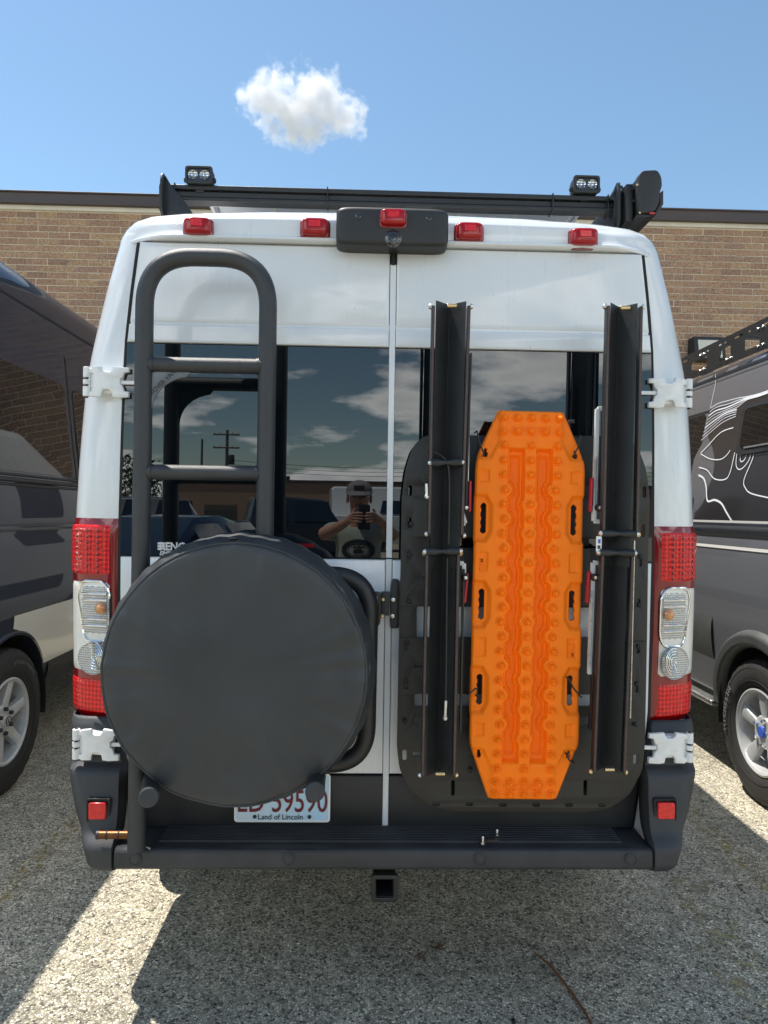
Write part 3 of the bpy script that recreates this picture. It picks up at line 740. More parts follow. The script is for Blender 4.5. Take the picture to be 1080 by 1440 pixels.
# license plate
q0 = at(330, 1096, -.045); q1 = at(464, 1156, -.045); xc_, zc_ = (q0.x+q1.x)/2, (q0.z+q1.z)/2
wpl = q1.x-q0.x; hpl = .150; zc_ = at(400, 1156, -.045).z+hpl/2
lp = plate('license_plate', rrect(xc_-wpl/2, zc_-hpl/2, xc_+wpl/2, zc_+hpl/2, .010), -.045, M['license_face'], VAN, th=.003, bev=.0008)
lp['label'] = 'white and blue licence plate with dark red characters under the wheel cover'
fr_ = plate('frame', rrect(xc_-wpl/2, zc_-hpl/2, xc_+wpl/2, zc_+hpl/2, .010), -.0462, M['plate_white'], lp, holes=[rrect(xc_-wpl/2+.006, zc_-hpl/2+.006, xc_+wpl/2-.006, zc_+hpl/2-.006, .007)], th=.002)
def put_text(name, body, size, x, y, z, mt, parent, sx_=1, rz=0, depth=.001, bold=0, shear=0):
    me = text_mesh(name, body, size, depth, sx_=sx_, bold=bold, shear=shear)
    if rz: me.transform(Matrix.Rotation(rz, 4, 'Y'))
    me.transform(Matrix.Translation((x, y, z))); return link(name, me, M[mt], parent)
put_text('plate_number', 'ED 59590', .098, xc_, -.0470, zc_-.013, 'ink_red', lp, .72, bold=.0006)
put_text('plate_motto', 'Land of Lincoln', .024, xc_-.005, -.0470, zc_-.059, 'ink_black', lp, .95)
for sx2 in (-1, 1): MB().lathe([(.006, 0), (.005, .003), (0, .0035)], (xc_+sx2*.085, -.047, zc_-.058), (0, -1, 0), 12).build('plate_screw', M['ink_black'], lp)
# wheels of the white van
def tyre_wheel(name, c, s, parent, Rr=.37, wd=.235, spokes=6, rim='alloy', style=0, local=False):
    """wheel whose outer face looks along s*x; returns the wheel (tyre mesh with rim parts)"""
    c = Vector(c); b = MB(); n = 120; ax = Vector((s, 0, 0)); rb = Rr*.58
    P = [(rb, .30), (rb+.01, .42), (rb+.03, .475), (Rr*.76, .50), (Rr*.88, .485), (Rr*.945, .45), (Rr*.985, .39), (Rr, .30), (Rr, .19), (Rr-.009, .18), (Rr-.009, .12), (Rr, .11), (Rr, .02), (Rr-.009, .012), (Rr-.009, -.012), (Rr, -.02), (Rr, -.11), (Rr-.009, -.12), (Rr-.009, -.18), (Rr, -.19), (Rr, -.30), (Rr*.985, -.39), (Rr*.945, -.45), (Rr*.88, -.485), (Rr*.76, -.5), (rb, -.40), (rb, .30)]
    vs = []; m_ = len(P)
    for i, (r, h) in enumerate(P):
        for k in range(n):
            a = 2*math.pi*k/n; r2 = r
            if r > Rr*.975 and abs(h) > .1 and k % 3 == 0: r2 -= .008
            if r > Rr*.93 and r < Rr*.975 and (k//2) % 2 == 0: r2 -= .004
            vs.append(c+ax*(h*wd)+Vector((0, math.cos(a)*r2, math.sin(a)*r2)))
    b.add(vs, [(i*n+k, i*n+(k+1) % n, (i+1)*n+(k+1) % n, (i+1)*n+k) for i in range(m_-1) for k in range(n)])
    ty = b.build(name, M['tyre_rubber'], parent, ang=30)
    # raised bands on the sidewall
    for rr in (.70, .87):
        MB().tube([c+ax*(.497*wd if rr < .8 else .487*wd)+Vector((0, math.cos(2*math.pi*k/64)*Rr*rr, math.sin(2*math.pi*k/64)*Rr*rr)) for k in range(65)], .0015, 6, False).build('sidewall_ring', M['tyre_rubber'], ty)
    MB().lathe([(rb+.002, .36*wd), (rb+.006, .44*wd), (rb-.004, .455*wd), (rb-.016, .42*wd), (rb-.02, .30*wd), (rb-.03, -.4*wd), (rb-.1, -.42*wd), (0, -.42*wd)], c, ax, 64, False).build('rim', M[rim], ty)
    MB().lathe([(rb-.03, -.02*wd), (0, -.02*wd)], c, ax, 40, False).build('brake_disc', M['alloy_dark'], ty)
    for k in range(spokes):
        a = 2*math.pi*(k+.25)/spokes; d = Vector((0, math.cos(a), math.sin(a))); t = Vector((0, -math.sin(a), math.cos(a)))
        sp_ = MB(); r0, r1 = .045, rb-.008
        def pt(r, w_, h): return c+d*r+t*w_+ax*(h*wd)
        if style == 0: w0, w1 = .034, .027
        else: w0, w1 = .026, .036
        ring = []
        for r, w_, h in ((r0, w0, .33), (r0+.05, w0*.92, .345), ((r0+r1)/2, (w0+w1)/2, .365), (r1-.03, w1, .39), (r1, w1*1.15, .40)):
            ring.append([pt(r, -w_, h-.16), pt(r, -w_, h-.015), pt(r, -w_*.62, h), pt(r, w_*.62, h), pt(r, w_, h-.015), pt(r, w_, h-.16)])
        vs = [p for g in ring for p in g]
        sp_.add(vs, [(i*6+j, i*6+(j+1) % 6, (i+1)*6+(j+1) % 6, (i+1)*6+j) for i in range(4) for j in range(6)]+[(0, 1, 2, 3, 4, 5), tuple(24+j for j in range(6))])
        sp_.build('spoke', M[rim], ty, bev=.003)
    MB().lathe([(.088, .20*wd), (.088, .31*wd), (.078, .345*wd), (.04, .36*wd), (0, .36*wd)], c, ax, 36, False).build('hub', M[rim], ty)
    for k in range(5 if style else 6):
        a = 2*math.pi*(k+.5)/(5 if style else 6); p = c+Vector((0, math.cos(a)*.064, math.sin(a)*.064))+ax*(.345*wd)
        MB().lathe([(.0125, 0), (.0125, .014), (.009, .019), (0, .02)], p, ax, 6).build('lug_nut', M['chrome'] if style else M['alloy_dark'], ty)
    cap = MB().lathe([(.031, .35*wd), (.031, .385*wd), (.027, .40*wd), (0, .405*wd)], c, ax, 28, False).build('centre_cap', M['alloy'] if style == 0 else M['ink_blue'], ty)
    return ty
for s in (-1, 1):
    for y in (1.0, 5.0): tyre_wheel('wheel', (s*.86, y, .365), s, VAN, .365, .22)
MB().cyl((-.8, 1.0, .36), (.8, 1.0, .36), .05, 16).build('axle', M['powder_black'], VAN)

# ================================================================== things carried on the white van
# ---- sticker on the glass
q = at(247, 769, glassY-.001)
g0 = MB()
put_text('sticker_name', 'RENOGY', .034, q.x+.012, glassY-.0012, q.z, 'ink_white', doors[0], .92, bold=.0012)
put_text('sticker_motto', 'EMPOWERED', .018, q.x+.004, glassY-.0012, q.z-.021, 'ink_white', doors[0], 1.0, bold=.0006, shear=.25)
q = at(227, 768, glassY)
for i in range(3):
    for j in range(3):
        g0.add([(q.x+(i-1.5+.12)*.0085, glassY-.001, q.z+(j-1.5+.12)*.0085), (q.x+(i-.5-.12)*.0085, glassY-.001, q.z+(j-1.5+.12)*.0085), (q.x+(i-.5-.12)*.0085, glassY-.001, q.z+(j-.5-.12)*.0085), (q.x+(i-1.5+.12)*.0085, glassY-.001, q.z+(j-.5-.12)*.0085)], [(0, 1, 2, 3)])
o = g0.build('sticker_logo', M['ink_white'], doors[0], fix=False)
# small dark red sticker, lower right of the left window
q = at(430, 767, glassY)
MB().box((q.x, glassY-.0006, q.z), (.050, .001, .012)).build('sticker', M['red_lens_dark'], doors[0])

# ---- ladder
LY = -.168
LAD = thing('rear_ladder', 'dark grey tubular ladder with arched top fixed to the left rear door', 'ladder', (at(198, 1190, LY).x, LY, .523))
TR = .0262
pL = [at(194, 1192, LY), at(201, 700, LY), at(201, 360, LY), at(376, 362, LY), at(374, 770, LY), at(370, 900, LY+.03)]
pL[0].z = .5235
lx = sum(p.x for p in pL[:3])/3
for p in pL[:3]: p.x = lx
rx = sum(p.x for p in pL[3:5])/2
for p in pL[3:]: p.x = rx
pL[2].z = pL[3].z = at(290, 362, LY).z
MB().tube(fillet(pL, .145, 14), TR, 24).build('side_rail', M['ladder_tube'], LAD, ang=50)
for k, (py, py2) in enumerate(((513, 515), (664, 666), (815, 817))):
    z = at(290, (py+py2)/2, LY).z
    MB().tube([(lx+.015, LY, z), (rx-.015, LY, z)], .0225, 20).build('rung', M['ladder_tube'], LAD, ang=50)
    for xw in (lx+TR, rx-TR):
        MB().tube([(xw-.004, LY, z), (xw+.004, LY, z)], .0245, 20).build('weld', M['ladder_tube'], LAD, ang=80)
z1 = at(290, 514, LY).z
g = [(lx+TR-.004, z1-.018), (lx+TR+.115, z1-.018)]
g += [(lx+TR+.115-.115*math.sin(R(a)), z1-.135+.1*math.cos(R(a))) for a in range(8, 90, 8)]
g += [(lx+TR-.004, z1-.145)]
gp = plate('gusset', g, LY-.004, M['aluminium'], LAD, th=.006, bev=.0008)
gp.data.materials.clear(); gp.data.materials.append(mat('gusset_grey', (.13, .14, .15), .35, metal=.4))
me = text_mesh('t', 'ROVER VANS', .018, .001, bold=.0004); me.transform(Matrix.Rotation(R(-45), 4, 'Y')); me.transform(Matrix.Translation((lx+TR+.034, LY-.0048, z1-.050)))
link('lettering', me, M['ink_black'], gp)
# stand-offs that carry the ladder on the door
for (xx, zz_) in ((lx, 1.05), (rx, 1.15), (lx, .66)):
    MB().cyl((xx, LY, zz_), (xx, -.015, zz_), .013, 14).build('stand_off', M['powder_black'], LAD)

# ---- wheel carrier: loop, cradle arms, hinge pin, latch
CAR = thing('wheel_carrier', 'black bent tube carrier holding the covered spare wheel', 'wheel carrier', (at(440, 1112, -.2).x, -.2, .66))
lp_ = [at(440, 806, -.12), at(470, 808, -.12), at(521, 862, -.12), at(519, 1030, -.12), at(480, 1073, -.12), at(430, 1074, -.12)]
cb_ = [lp_[0]+Vector((-.34, 0, 0)), at(521, 810, -.12), at(515, 1074, -.12), lp_[-1]+Vector((-.34, 0, 0))]
MB().tube(fillet(cb_, .115, 12), .0265, 22).build('loop_tube', M['powder_black'], CAR, ang=50)
for (pa, pb) in (((215, 1088), (209, 1121)), ((447, 1080), (443, 1113))):
    a = at(*pa, -.12); b_ = at(*pb, -.375)
    arm = MB().tube([a+Vector((0, .04, .02)), a, b_], .026, 22).build('cradle_arm', M['powder_black'], CAR, ang=40)
    d = (b_-a).normalized()
    MB().lathe([(.0262, 0), (.0262, .004), (.023, .0065), (0, .007)], b_, d, 22).build('end_cap', M['bumper_plastic'], arm)
a = at(137, 1174, -.165); b_ = at(186, 1174, -.165)
hp_ = MB().tube([a, b_], .0115, 18).build('hinge_pin', M['bronze_pin'], CAR, bev=.002)
for k in (.28, .62):
    p = a.lerp(b_, k); MB().tube([p-Vector((.002, 0, 0)), p+Vector((.002, 0, 0))], .0128, 18).build('pin_groove', M['rubber_seal'], hp_)
MB().tube([a-Vector((.002, 0, 0)), a+Vector((.006, 0, 0))], .0125, 18).build('pin_head', M['trim_black'], hp_)
# latch
lt = plate('latch_plate', roundpoly(pz([(551, 815), (561, 815), (561, 884), (549, 884), (549, 835)], -.05), .008), -.05, M['powder_black'], CAR, th=.034, bev=.002)
plate('latch_arm', roundpoly(pz([(536, 832), (548, 832), (547, 866), (535, 866)], -.07), .004), -.07, M['powder_black'], lt, th=.012, bev=.001)
plate('latch_bail', roundpoly(pz([(522, 831), (536, 833), (535, 876), (530, 884), (521, 884)], -.085), .009), -.085, M['powder_black'], lt, holes=[roundpoly(pz([(525, 838), (532, 838), (531, 874), (526, 877)], -.085), .004)], th=.008, bev=.001)
for px, py in ((553, 843), (552, 866)):
    p = at(px, py, -.052); MB().lathe([(.008, 0), (.008, .003), (.006, .007), (0, .0085)], p, (0, -1, 0), 14).build('bolt', M['steel_bolt'], lt)
for px, py in ((539, 843), (538, 866)):
    p = at(px, py, -.072); MB().lathe([(.007, 0), (.007, .004), (.004, .008), (0, .008)], p, (0, -1, 0), 14).build('bolt', M['brass_pin'], lt)

# ---- covered spare wheel
TC = at(330, 949, -.29); TCR = .372
COV = thing('spare_wheel', 'spare wheel in a round black vinyl cover on the left rear door', 'spare wheel', (TC.x, -.2, TC.z-TCR))
def cover_pt(u, v):
    a = 2*math.pi*u
    P = [(0, -.300), (.08, -.300), (.16, -.299), (.24, -.297), (.30, -.2955), (.335, -.2945), (.350, -.292), (.357, -.287), (.3615, -.280), (.368, -.268), (.377, -.245), (.385, -.215), (.385, -.17), (.380, -.125), (.365, -.085), (.30, -.066)]
    k = v*(len(P)-1); i = min(int(k), len(P)-2); t = k-i
    r = P[i][0]*(1-t)+P[i+1][0]*t; y = P[i][1]*(1-t)+P[i+1][1]*t
    r *= 1.016; ca, sa = math.cos(a), math.sin(a); rr = r/.37
    f = noise.noise(Vector((ca*5.2, sa*5.2, 1.3)))*.6+noise.noise(Vector((ca*10, sa*10, 4)))*.45
    f2 = noise.noise(Vector((ca*rr*3, sa*rr*3, 8)))
    y += (.0105*f*max(0, rr-.30)**1.5*1.6+.006*f2*(1 if rr < .97 else .3))*(1 if v < .6 else .2)
    y += .004*noise.noise(Vector((ca*rr*7, sa*rr*2.4, 3)))*min(1, rr*1.5)
    if v > .55: r *= 1+.006*noise.noise(Vector((ca*6, sa*6, v*5)))
    if v > .55: r += .0015*math.sin(a*41)
    return (TC.x+ca*r, y, TC.z+sa*r)
cv = MB().grid(cover_pt, 220, 70).build('wheel_cover', M['vinyl_cover'], COV, ang=70)
MB().tube([Vector(cover_pt(k/120, 7.4/15))*1+Vector((0, -.0015, 0)) for k in range(121)], .0036, 8, False).build('piping', M['vinyl_cover'], COV, ang=80)
p = at(322, 762, -.22)
MB().box((TC.x-.012, -.272, TC.z+.3775), (.022, .03, .003)).build('seam_tab', M['vinyl_cover'], COV)

# ---- black mounting panel on the right door
PY = -.078
MP = thing('mounting_panel', 'large black slotted metal panel on the right rear door behind the orange board', 'mounting panel', (at(735, 1142, PY).x, PY, .56))
outl = [(597, 612), (872, 613), (897, 628), (909, 660), (914, 700), (912, 760), (910, 900), (907, 1050), (903, 1085), (885, 1118), (858, 1137), (825, 1142), (640, 1141), (605, 1133), (577, 1112), (562, 1083), (558, 1050), (561, 900), (564, 760), (565, 700), (570, 660), (580, 628)]
holes = [[(586, 853), (880, 855), (878, 896), (586, 896)], [(583, 976), (884, 977), (884, 993), (583, 993)], [(604, 757), (880, 758), (880, 771), (604, 770)]]
H = [roundpoly(pz(h, PY), .006) for h in holes]
def slots(lst, Y):
    r_ = []
    for px, py, wpx, hpx in lst:
        q_ = at(px, py, Y); k = (2.26+Y)/FPX; r_.append(slot(q_.x, q_.z, wpx*k, hpx*k))
    return r_
base_slots = [(613, 1131, 11, 5), (660, 1131, 11, 5), (707, 1132, 11, 5), (754, 1132, 11, 5), (800, 1132, 11, 5), (847, 1132, 11, 5), (569, 1062, 6, 15), (637, 1108, 5, 22), (823, 1108, 5, 22), (893, 1068, 5, 14), (586, 1060, 12, 5), (825, 1014, 6, 13), (577, 690, 5, 15), (576, 735, 5, 14), (906, 692, 5, 16), (904, 746, 5, 18), (823, 733, 5, 18), (585, 1014, 6, 10)]
plate('base_plate', roundpoly(pz(outl, PY), .02), PY, M['plate_black'], MP, holes=H+slots(base_slots, PY), th=.005, bev=.0008)
PA = PY-.006
panels = [('side_panel', [(564, 772), (612, 772), (612, 853), (563, 853)], [(591, 813, 14, 5), (575, 842, 5, 10), (576, 781, 5, 14)]),
          ('side_panel', [(561, 897), (612, 897), (612, 976), (560, 976)], [(589, 936, 14, 5), (572, 908, 6, 14), (571, 962, 6, 14)]),
          ('side_panel', [(884, 782), (911, 782), (910, 900), (882, 900)], [(900, 790, 5, 14), (898, 848, 5, 12)]),
          ('side_panel', [(882, 903), (909, 903), (907, 998), (880, 998)], [(897, 912, 5, 14), (895, 966, 5, 16)]),
          ('middle_panel', [(655, 772), (830, 772), (830, 853), (655, 853)], []),
          ('middle_panel', [(655, 897), (830, 897), (830, 976), (655, 976)], []),
          ('top_panel', [(580, 700), (880, 701), (880, 756), (580, 755)], [(576, 735, 4, 4)])]
for nm, pg, sl_ in panels:
    Y = PA if nm != 'top_panel' else PA-.001
    plate(nm, roundpoly(pz(pg, Y), .003), Y, M['plate_black'], MP, holes=slots([x for x in sl_ if nm != 'top_panel'], Y), th=.005, bev=.0006)
for px, py in ((576, 780), (575, 846), (573, 903), (571, 957), (569, 1014), (661, 1083), (901, 783), (899, 851), (898, 909), (896, 962), (894, 1019), (578, 737)):
    p = at(px, py, PA); MB().lathe([(.0075, .0), (.0075, .003), (.005, .0055), (.0035, .006), (.003, .004), (0, .004)], (p.x, PA+.001, p.z), (0, -1, 0), 14).build('screw', M['trim_black'], MP)
for zz_, xx in ((.75, .25), (.75, .65), (1.25, .25), (1.25, .65)):
    MB().cyl((xx, PY+.004, zz_), (xx, -.016, zz_), .014, 14).build('stand_off', M['powder_black'], MP)

# ---- folding rack arms either side of the board
def rack_arm(label, topL, topR, botL, botR, bars, spacers, handles, extra):
    Yf = -.205
    c = at((botL[0]+botR[0])/2, botL[1], Yf)
    T = thing('rack_arm', label, 'rack arm', (c.x, -.15, c.z), group='folding rack arms on the right door')
    tl, tr, bl_, br = (at(*p, Yf) for p in (topL, topR, botL, botR))
    def vee(t0, t1, ins, dY, nm):
        a0 = tl.lerp(bl_, t0); b0 = tr.lerp(br, t0); a1 = tl.lerp(bl_, t1); b1 = tr.lerp(br, t1)
        m0 = (a0+b0)/2; m1 = (a1+b1)/2; wv = (b0-a0)
        th = .004; vs = []
        for A, Bp, Mm in ((a0, b0, m0), (a1, b1, m1)):
            k = Vector((ins, dY, 0))
            vs += [A+Vector((ins, dY, 0)), Mm+Vector((0, .043+dY, 0)), Bp+Vector((-ins, dY, 0)), Bp+Vector((-ins-.001, dY+th*1.6, 0)), Mm+Vector((0, .043+dY+th*1.5, 0)), A+Vector((ins+.001, dY+th*1.6, 0))]
        b = MB().add(vs, [(i, (i+1) % 6, 6+(i+1) % 6, 6+i) for i in range(6)]+[(0, 1, 4, 5), (1, 2, 3, 4), (6, 7, 10, 11), (7, 8, 9, 10)])
        return b.build(nm, M['powder_black'], T, ang=20, bev=.0008)
    vee(0, .56, 0, 0, 'upper_channel'); vee(.50, 1, .003, .008, 'lower_channel')
    for (pa, pb) in bars:
        a = at(*pa, -.205); b_ = at(*pb, -.205)
        br_ = MB().bar(a, b_, .0095, .026, (0, -1, 0)).build('side_bar', M['powder_black'], T, bev=.002)
        e = MB().bar(a+Vector((0, -.0132, -.004)), b_+Vector((0, -.0132, .004)), .005, .0008, (0, -1, 0)); e.build('worn_edge', M['bare_edge'], br_)
        for q_ in (a, b_):
            sgn = -1 if q_.x < (tl.x+tr.x)/2 else 1
            MB().lathe([(.0085, 0), (.0085, .004), (.006, .008), (0, .009)], q_+Vector((sgn*.0045, 0, 0)), (sgn, 0, 0), 12).build('bolt', M['brass_pin'] if random.random() < .4 else M['steel_bolt'], br_)
    for (pa, pb) in spacers:
        a = at(*pa, -.212); b_ = at(*pb, -.212); L_ = (b_-a).length; d = (b_-a).normalized()
        sp_ = MB().lathe([(.0120, 0), (.0120, L_*.25), (.0065, L_*.5), (.0120, L_*.75), (.0120, L_)], a, d, 18).build('spacer_tube', M['powder_black'], T, ang=20)
        MB().lathe([(.009, 0), (.009, .004), (.006, .009), (0, .010)], a, -d, 12).build('bolt', M['steel_bolt'], sp_)
        MB().lathe([(.009, 0), (.009, .004), (.006, .009), (0, .010)], b_, d, 12).build('bolt', M['steel_bolt'], sp_)
    for p0, p1 in ((topL, topR), (botL, botR)):
        sg = 8 if p0 is topL else -6
        a = at((p0[0]+p1[0])/2-6, p0[1]+sg, -.197); b_ = at((p0[0]+p1[0])/2+8, p0[1]+sg, -.197)
        MB().tube([a, b_], .0062, 12).build('cross_pin', M['brass_pin'], T, bev=.002)
    for (pa, pb) in handles:
        a = at(*pa, -.17); b_ = at(*pb, -.17)
        MB().bar(a, b_, .0085, .016, (0, -1, 0)).build('lever', M['red_anodised'], T, bev=.003)
    for kind, pts in extra:
        if kind == 'strut':
            P = [at(*p_, -.165) for p_ in pts]
            so_ = None
            for a, b_ in zip(P, P[1:]):
                o_ = MB().bar(a, b_, .013, .014, (0, -1, 0)).build('strut', M['white_bracket'], T, bev=.002)
        elif kind == 'link':
            P = [at(*p_, -.175) for p_ in pts]
            MB().bar(P[0], P[1], .006, .018, (0, -1, 0)).build('link_bar', M['powder_black'], T, bev=.001)
        elif kind == 'rod':
            P = [at(*p_, -.168) for p_ in pts]
            MB().tube(P, .0028, 8).build('spring_rod', M['steel_bolt'], T)
        elif kind == 'coil':
            a, b_ = (at(*p_, -.172) for p_ in pts); n = 34
            MB().tube([a.lerp(b_, k/(n*8))+Vector((math.cos(k*.785)*.0042, math.sin(k*.785)*.0042, 0)) for k in range(n*8+1)], .0011, 5).build('coil_spring', M['steel_bolt'], T)
        elif kind == 'knob':
            p_ = at(*pts[0], -.18); MB().lathe([(.011, 0), (.011, .008), (.008, .016), (.004, .018), (0, .018)], p_+Vector((0, .006, 0)), (0, -1, 0), 16).build('pivot_knob', M['trim_black'], T)
            MB().lathe([(.006, 0), (.005, .004), (0, .005)], p_+Vector((0, -.012, 0)), (0, -1, 0), 10).build('pivot_bolt', M['steel_bolt'], T)
        elif kind == 'cable':
            P = [at(*p_, -.213) for p_ in pts]
            Q = []
            for i in range(len(P)-1):
                p0, p1, p2, p3 = P[max(i-1, 0)], P[i], P[i+1], P[min(i+2, len(P)-1)]
                for k in range(6):
                    t = k/6; Q.append(.5*((2*p1)+(p2-p0)*t+(2*p0-5*p1+4*p2-p3)*t*t+(3*p1-p0-3*p2+p3)*t**3))
            Q.append(P[-1]); cbl = MB().tube(Q, .0026, 8).build('cable', M['cable_black'], T)
        elif kind == 'ferrule':
            a, b_ = (at(*p_, -.216) for p_ in pts)
            f_ = MB().tube([a, b_], .0045, 12).build('ferrule', M['aluminium'], T, bev=.001)
            MB().lathe([(.008, 0), (.008, .006), (.005, .010), (0, .011)], b_+Vector((0, .004, -.004)), (0, -1, 0), 12).build('bolt', M['steel_bolt'], f_)
        elif kind == 'tag':
            p_ = at(*pts[0], -.215)
            tg = MB().box(p_, (.016, .003, .045)).build('tag', M['plate_white'], T, bev=.001)
            MB().box(p_+Vector((.001, -.0022, .008)), (.007, .001, .012)).build('tag_print', M['ink_blue'], tg)
            MB().box(p_+Vector((.0, -.0022, -.009)), (.008, .001, .010)).build('tag_print', M['ink_black'], tg)
    return T
rack_arm('black V-channel folding rack arm with looped cable, left of the orange board', (613, 422), (656, 423), (598, 1094), (638, 1095),
         [((609, 431), (603, 751)), ((659, 431), (649, 753)), ((600, 778), (594, 1090)), ((644, 778), (638, 1090))],
         [((606, 651), (649, 650)), ((599, 776), (646, 775))],
         [((661, 676), (660, 720)), ((657, 806), (653, 848))],
         [('link', ((662, 497), (655, 713))), ('strut', ((649, 575), (649, 586))), ('rod', ((660, 577), (657, 712))), ('rod', ((650, 820), (649, 948))), ('strut', ((648, 716), (654, 736), (648, 737))), ('strut', ((646, 792), (652, 792), (652, 806))), ('link', ((652, 800), (647, 1028))),
          ('knob', ((655, 714),)), ('knob', ((654, 812),)), ('cable', ((600, 684), (592, 668), (590, 650), (596, 638), (610, 636), (624, 644), (631, 660), (632, 700), (631, 765))), ('ferrule', ((599.5, 680), (600, 697))),
          ('cable', ((629, 785), (628, 880), (627, 985))), ('ferrule', ((627, 985), (626, 1008)))])
rack_arm('black V-channel folding rack arm with pale struts, right of the orange board', (859, 425), (897, 426), (836, 1088), (876, 1090),
         [((854, 431), (847, 751)), ((900, 432), (894, 752)), ((846, 778), (834, 1085)), ((888, 778), (876, 1086))],
         [((846, 750), (894, 751)), ((843, 777), (891, 778))],
         [((832, 672), (830, 720)), ((828, 803), (825, 848))],
         [('link', ((851, 495), (844, 715))), ('strut', ((850, 575), (840, 575), (835, 733), (846, 734))), ('coil', ((838, 640), (836, 712))), ('strut', ((843, 792), (834, 791), (829, 948))), ('coil', ((833, 830), (829, 938))), ('link', ((840, 800), (830, 1026))),
          ('knob', ((842, 714),)), ('knob', ((836, 812),)), ('tag', ((842, 765),)), ('rod', ((892, 760), (886, 1010)))])

# ---- orange recovery board
BY = -.150
bt = at(748, 578, BY); bb_ = at(735.8, 1125, BY)
BV = (bt-bb_); BL = BV.length; BV.normalize(); BU = Vector((BV.z, 0, -BV.x)); ORI = bb_
BRD = thing('recovery_board', 'bright orange plastic recovery track with rows of studs on the right rear door', 'recovery board', (ORI.x, BY, ORI.z))
KS = BL/1.15
HW = [(0, .103), (.012, .1085), (.148, .160), (.165, .1645), (.185, .166), (.97, .166), (.995, .164), (1.02, .158), (1.04, .150), (1.138, .1045), (1.15, .099)]
def hw(v): return interp(HW, v/KS)
def sst(a, b, x):
    t = min(1, max(0, (x-a)/(b-a))); return t*t*(3-2*t)
stud_rows = [(1125-(627+20.65*k))/475.6 for k in range(23)]
lob = []
for k, v in enumerate(stud_rows):
    if 3 <= k <= 19 and k % 2 == 1: lob += [(-.0745, v, .0205), (.0745, v, .0205)]
    if 4 <= k <= 20 and k % 2 == 0: lob += [(0, v, .0225)]
HV = (.830, .575, .322)
def bh_(u, v):
    v /= KS; a = abs(u); h = 0
    v0, v1 = .105, 1.040
    if a < .09 and v0-.02 < v < v1+.02:
        d = min(a-.0165, .0675-a, (v-v0)*.5, (v1-v)*.5)
        # channel ends pointed like an arch
        for lu, lv, lr in lob:
            if abs(lv-v) < .03 and lu*u >= 0: d = min(d, math.hypot(u-lu, v-lv)-lr)
        h -= .024*sst(-.001, .006, d)+.010*sst(.0085, .015, d)
    for hv in HV:
        du = a-(.110+.018*max(0, abs(v-hv)-.04)/.03); dv = .072-abs(v-hv)
        h = min(h, -.013*sst(-.004, .014, min(du, dv*1.2))) if a > .1 else h
    for rv, rh in ((.955, .020), (.702, .030), (.449, .030), (.205, .021)):
        if a > .105 and abs(v-rv) < rh+.01:
            d = min(a-.121, .152-a, rh-abs(v-rv)); h = min(h, -.0055*sst(0, .005, d))
    if a > .08:
        if v > 1.0: h = min(h, -.009*sst(.0, .016, min(a-.086-.03*max(0, 1.06-v)/.06, v-1.0)))
        if v < .16: h = min(h, -.009*sst(.0, .016, min(a-.088-.03*max(0, v-.09)/.06, .155-v)))
    e = hw(v*KS)-a
    h -= .006*(1-sst(0, .006, min(e, v, 1.15-v)))
    return h
def in_hole(u, v):
    v /= KS; a = abs(u)
    for hv in HV:
        dv = abs(v-hv)
        if dv < .046:
            ww = .0095 if dv < .038 else math.sqrt(max(0, .0095**2-(dv-.0365)**2))
            inner = .1375-ww; outer = .1375+ww-.0028*abs(math.cos((v-hv)*math.pi/.0245))
            if inner < a < outer: return True
    for kv, sg in ((1.020, 1), (.128, 1)):
        if math.hypot(a-.136, v-kv) < .0082 or (abs(a-.136) < .0042 and 0 < v-kv < .017): return True
    return False
NU, NV = 150, 500
bv = []; bf = []
for j in range(NV+1):
    v = BL*j/NV; ww = hw(v)
    for i in range(NU+1):
        u = (-1+2*i/NU)*ww; p = ORI+BU*u+BV*v; bv.append((p.x, BY-bh_(u, v)-.0, p.z))
for j in range(NV):
    v = BL*(j+.5)/NV; ww = hw(v)
    for i in range(NU):
        if not in_hole((-1+2*(i+.5)/NU)*ww, v):
            a = j*(NU+1)+i; bf.append((a, a+1, a+NU+2, a+NU+1))
g = MB(); g.v = bv; g.f = bf
brd = g.build('board', M['orange_plastic'], BRD, ang=60, fix=False)
sol = brd.modifiers.new('s', 'SOLIDIFY'); sol.thickness = .012; sol.offset = -1
sm = MB().lathe([(.0140, -.004), (.0134, .0040), (.0116, .0050), (.0092, .0036), (.0080, .0125), (.0064, .0150), (.0046, .0152), (.0042, .0195), (.0024, .0220), (0, .0222)], (0, 0, 0), (0, -1, 0), 14).mesh('stud', ang=28)
sm.materials.append(M['orange_plastic'])
st = []
for k, v in enumerate(stud_rows):
    ins = .0745 if (3 <= k <= 19 and k % 2 == 1) else .0795
    st += [(-ins, v), (0, v), (ins, v)]
for py in (588, 607.5, 1100, 1116):
    v = (1125-py)/475.6
    for u in (-.083, -.0415, 0, .0415, .083): st.append((u, v))
for u, v in st:
    p = ORI+BU*u*KS+BV*v*KS; o = bpy.data.objects.new('stud', sm); C.objects.link(o); o.parent = BRD
    o.matrix_parent_inverse = WM[BRD].inverted(); o.location = (p.x, BY-bh_(u*KS, v*KS)-.0002, p.z); o.rotation_euler[1] = random.uniform(0, 6)
def emboss(body, u, v, size, rz, sx_=1):
    p = ORI+BU*u+BV*v; me = text_mesh('embossed_text', body, size, .003, sx_=sx_, bold=.0004); me.transform(Matrix.Rotation(rz, 4, 'Y')); me.transform(Matrix.Translation((p.x, BY-bh_(u, v)-.001, p.z))); link('embossed_text', me, M['orange_plastic'], brd)
emboss('THIS SIDE UP', 0, .036, .022, 0, 1.0)
emboss('THIS SIDE UP', 0, 1.112, .022, math.pi, 1.0)
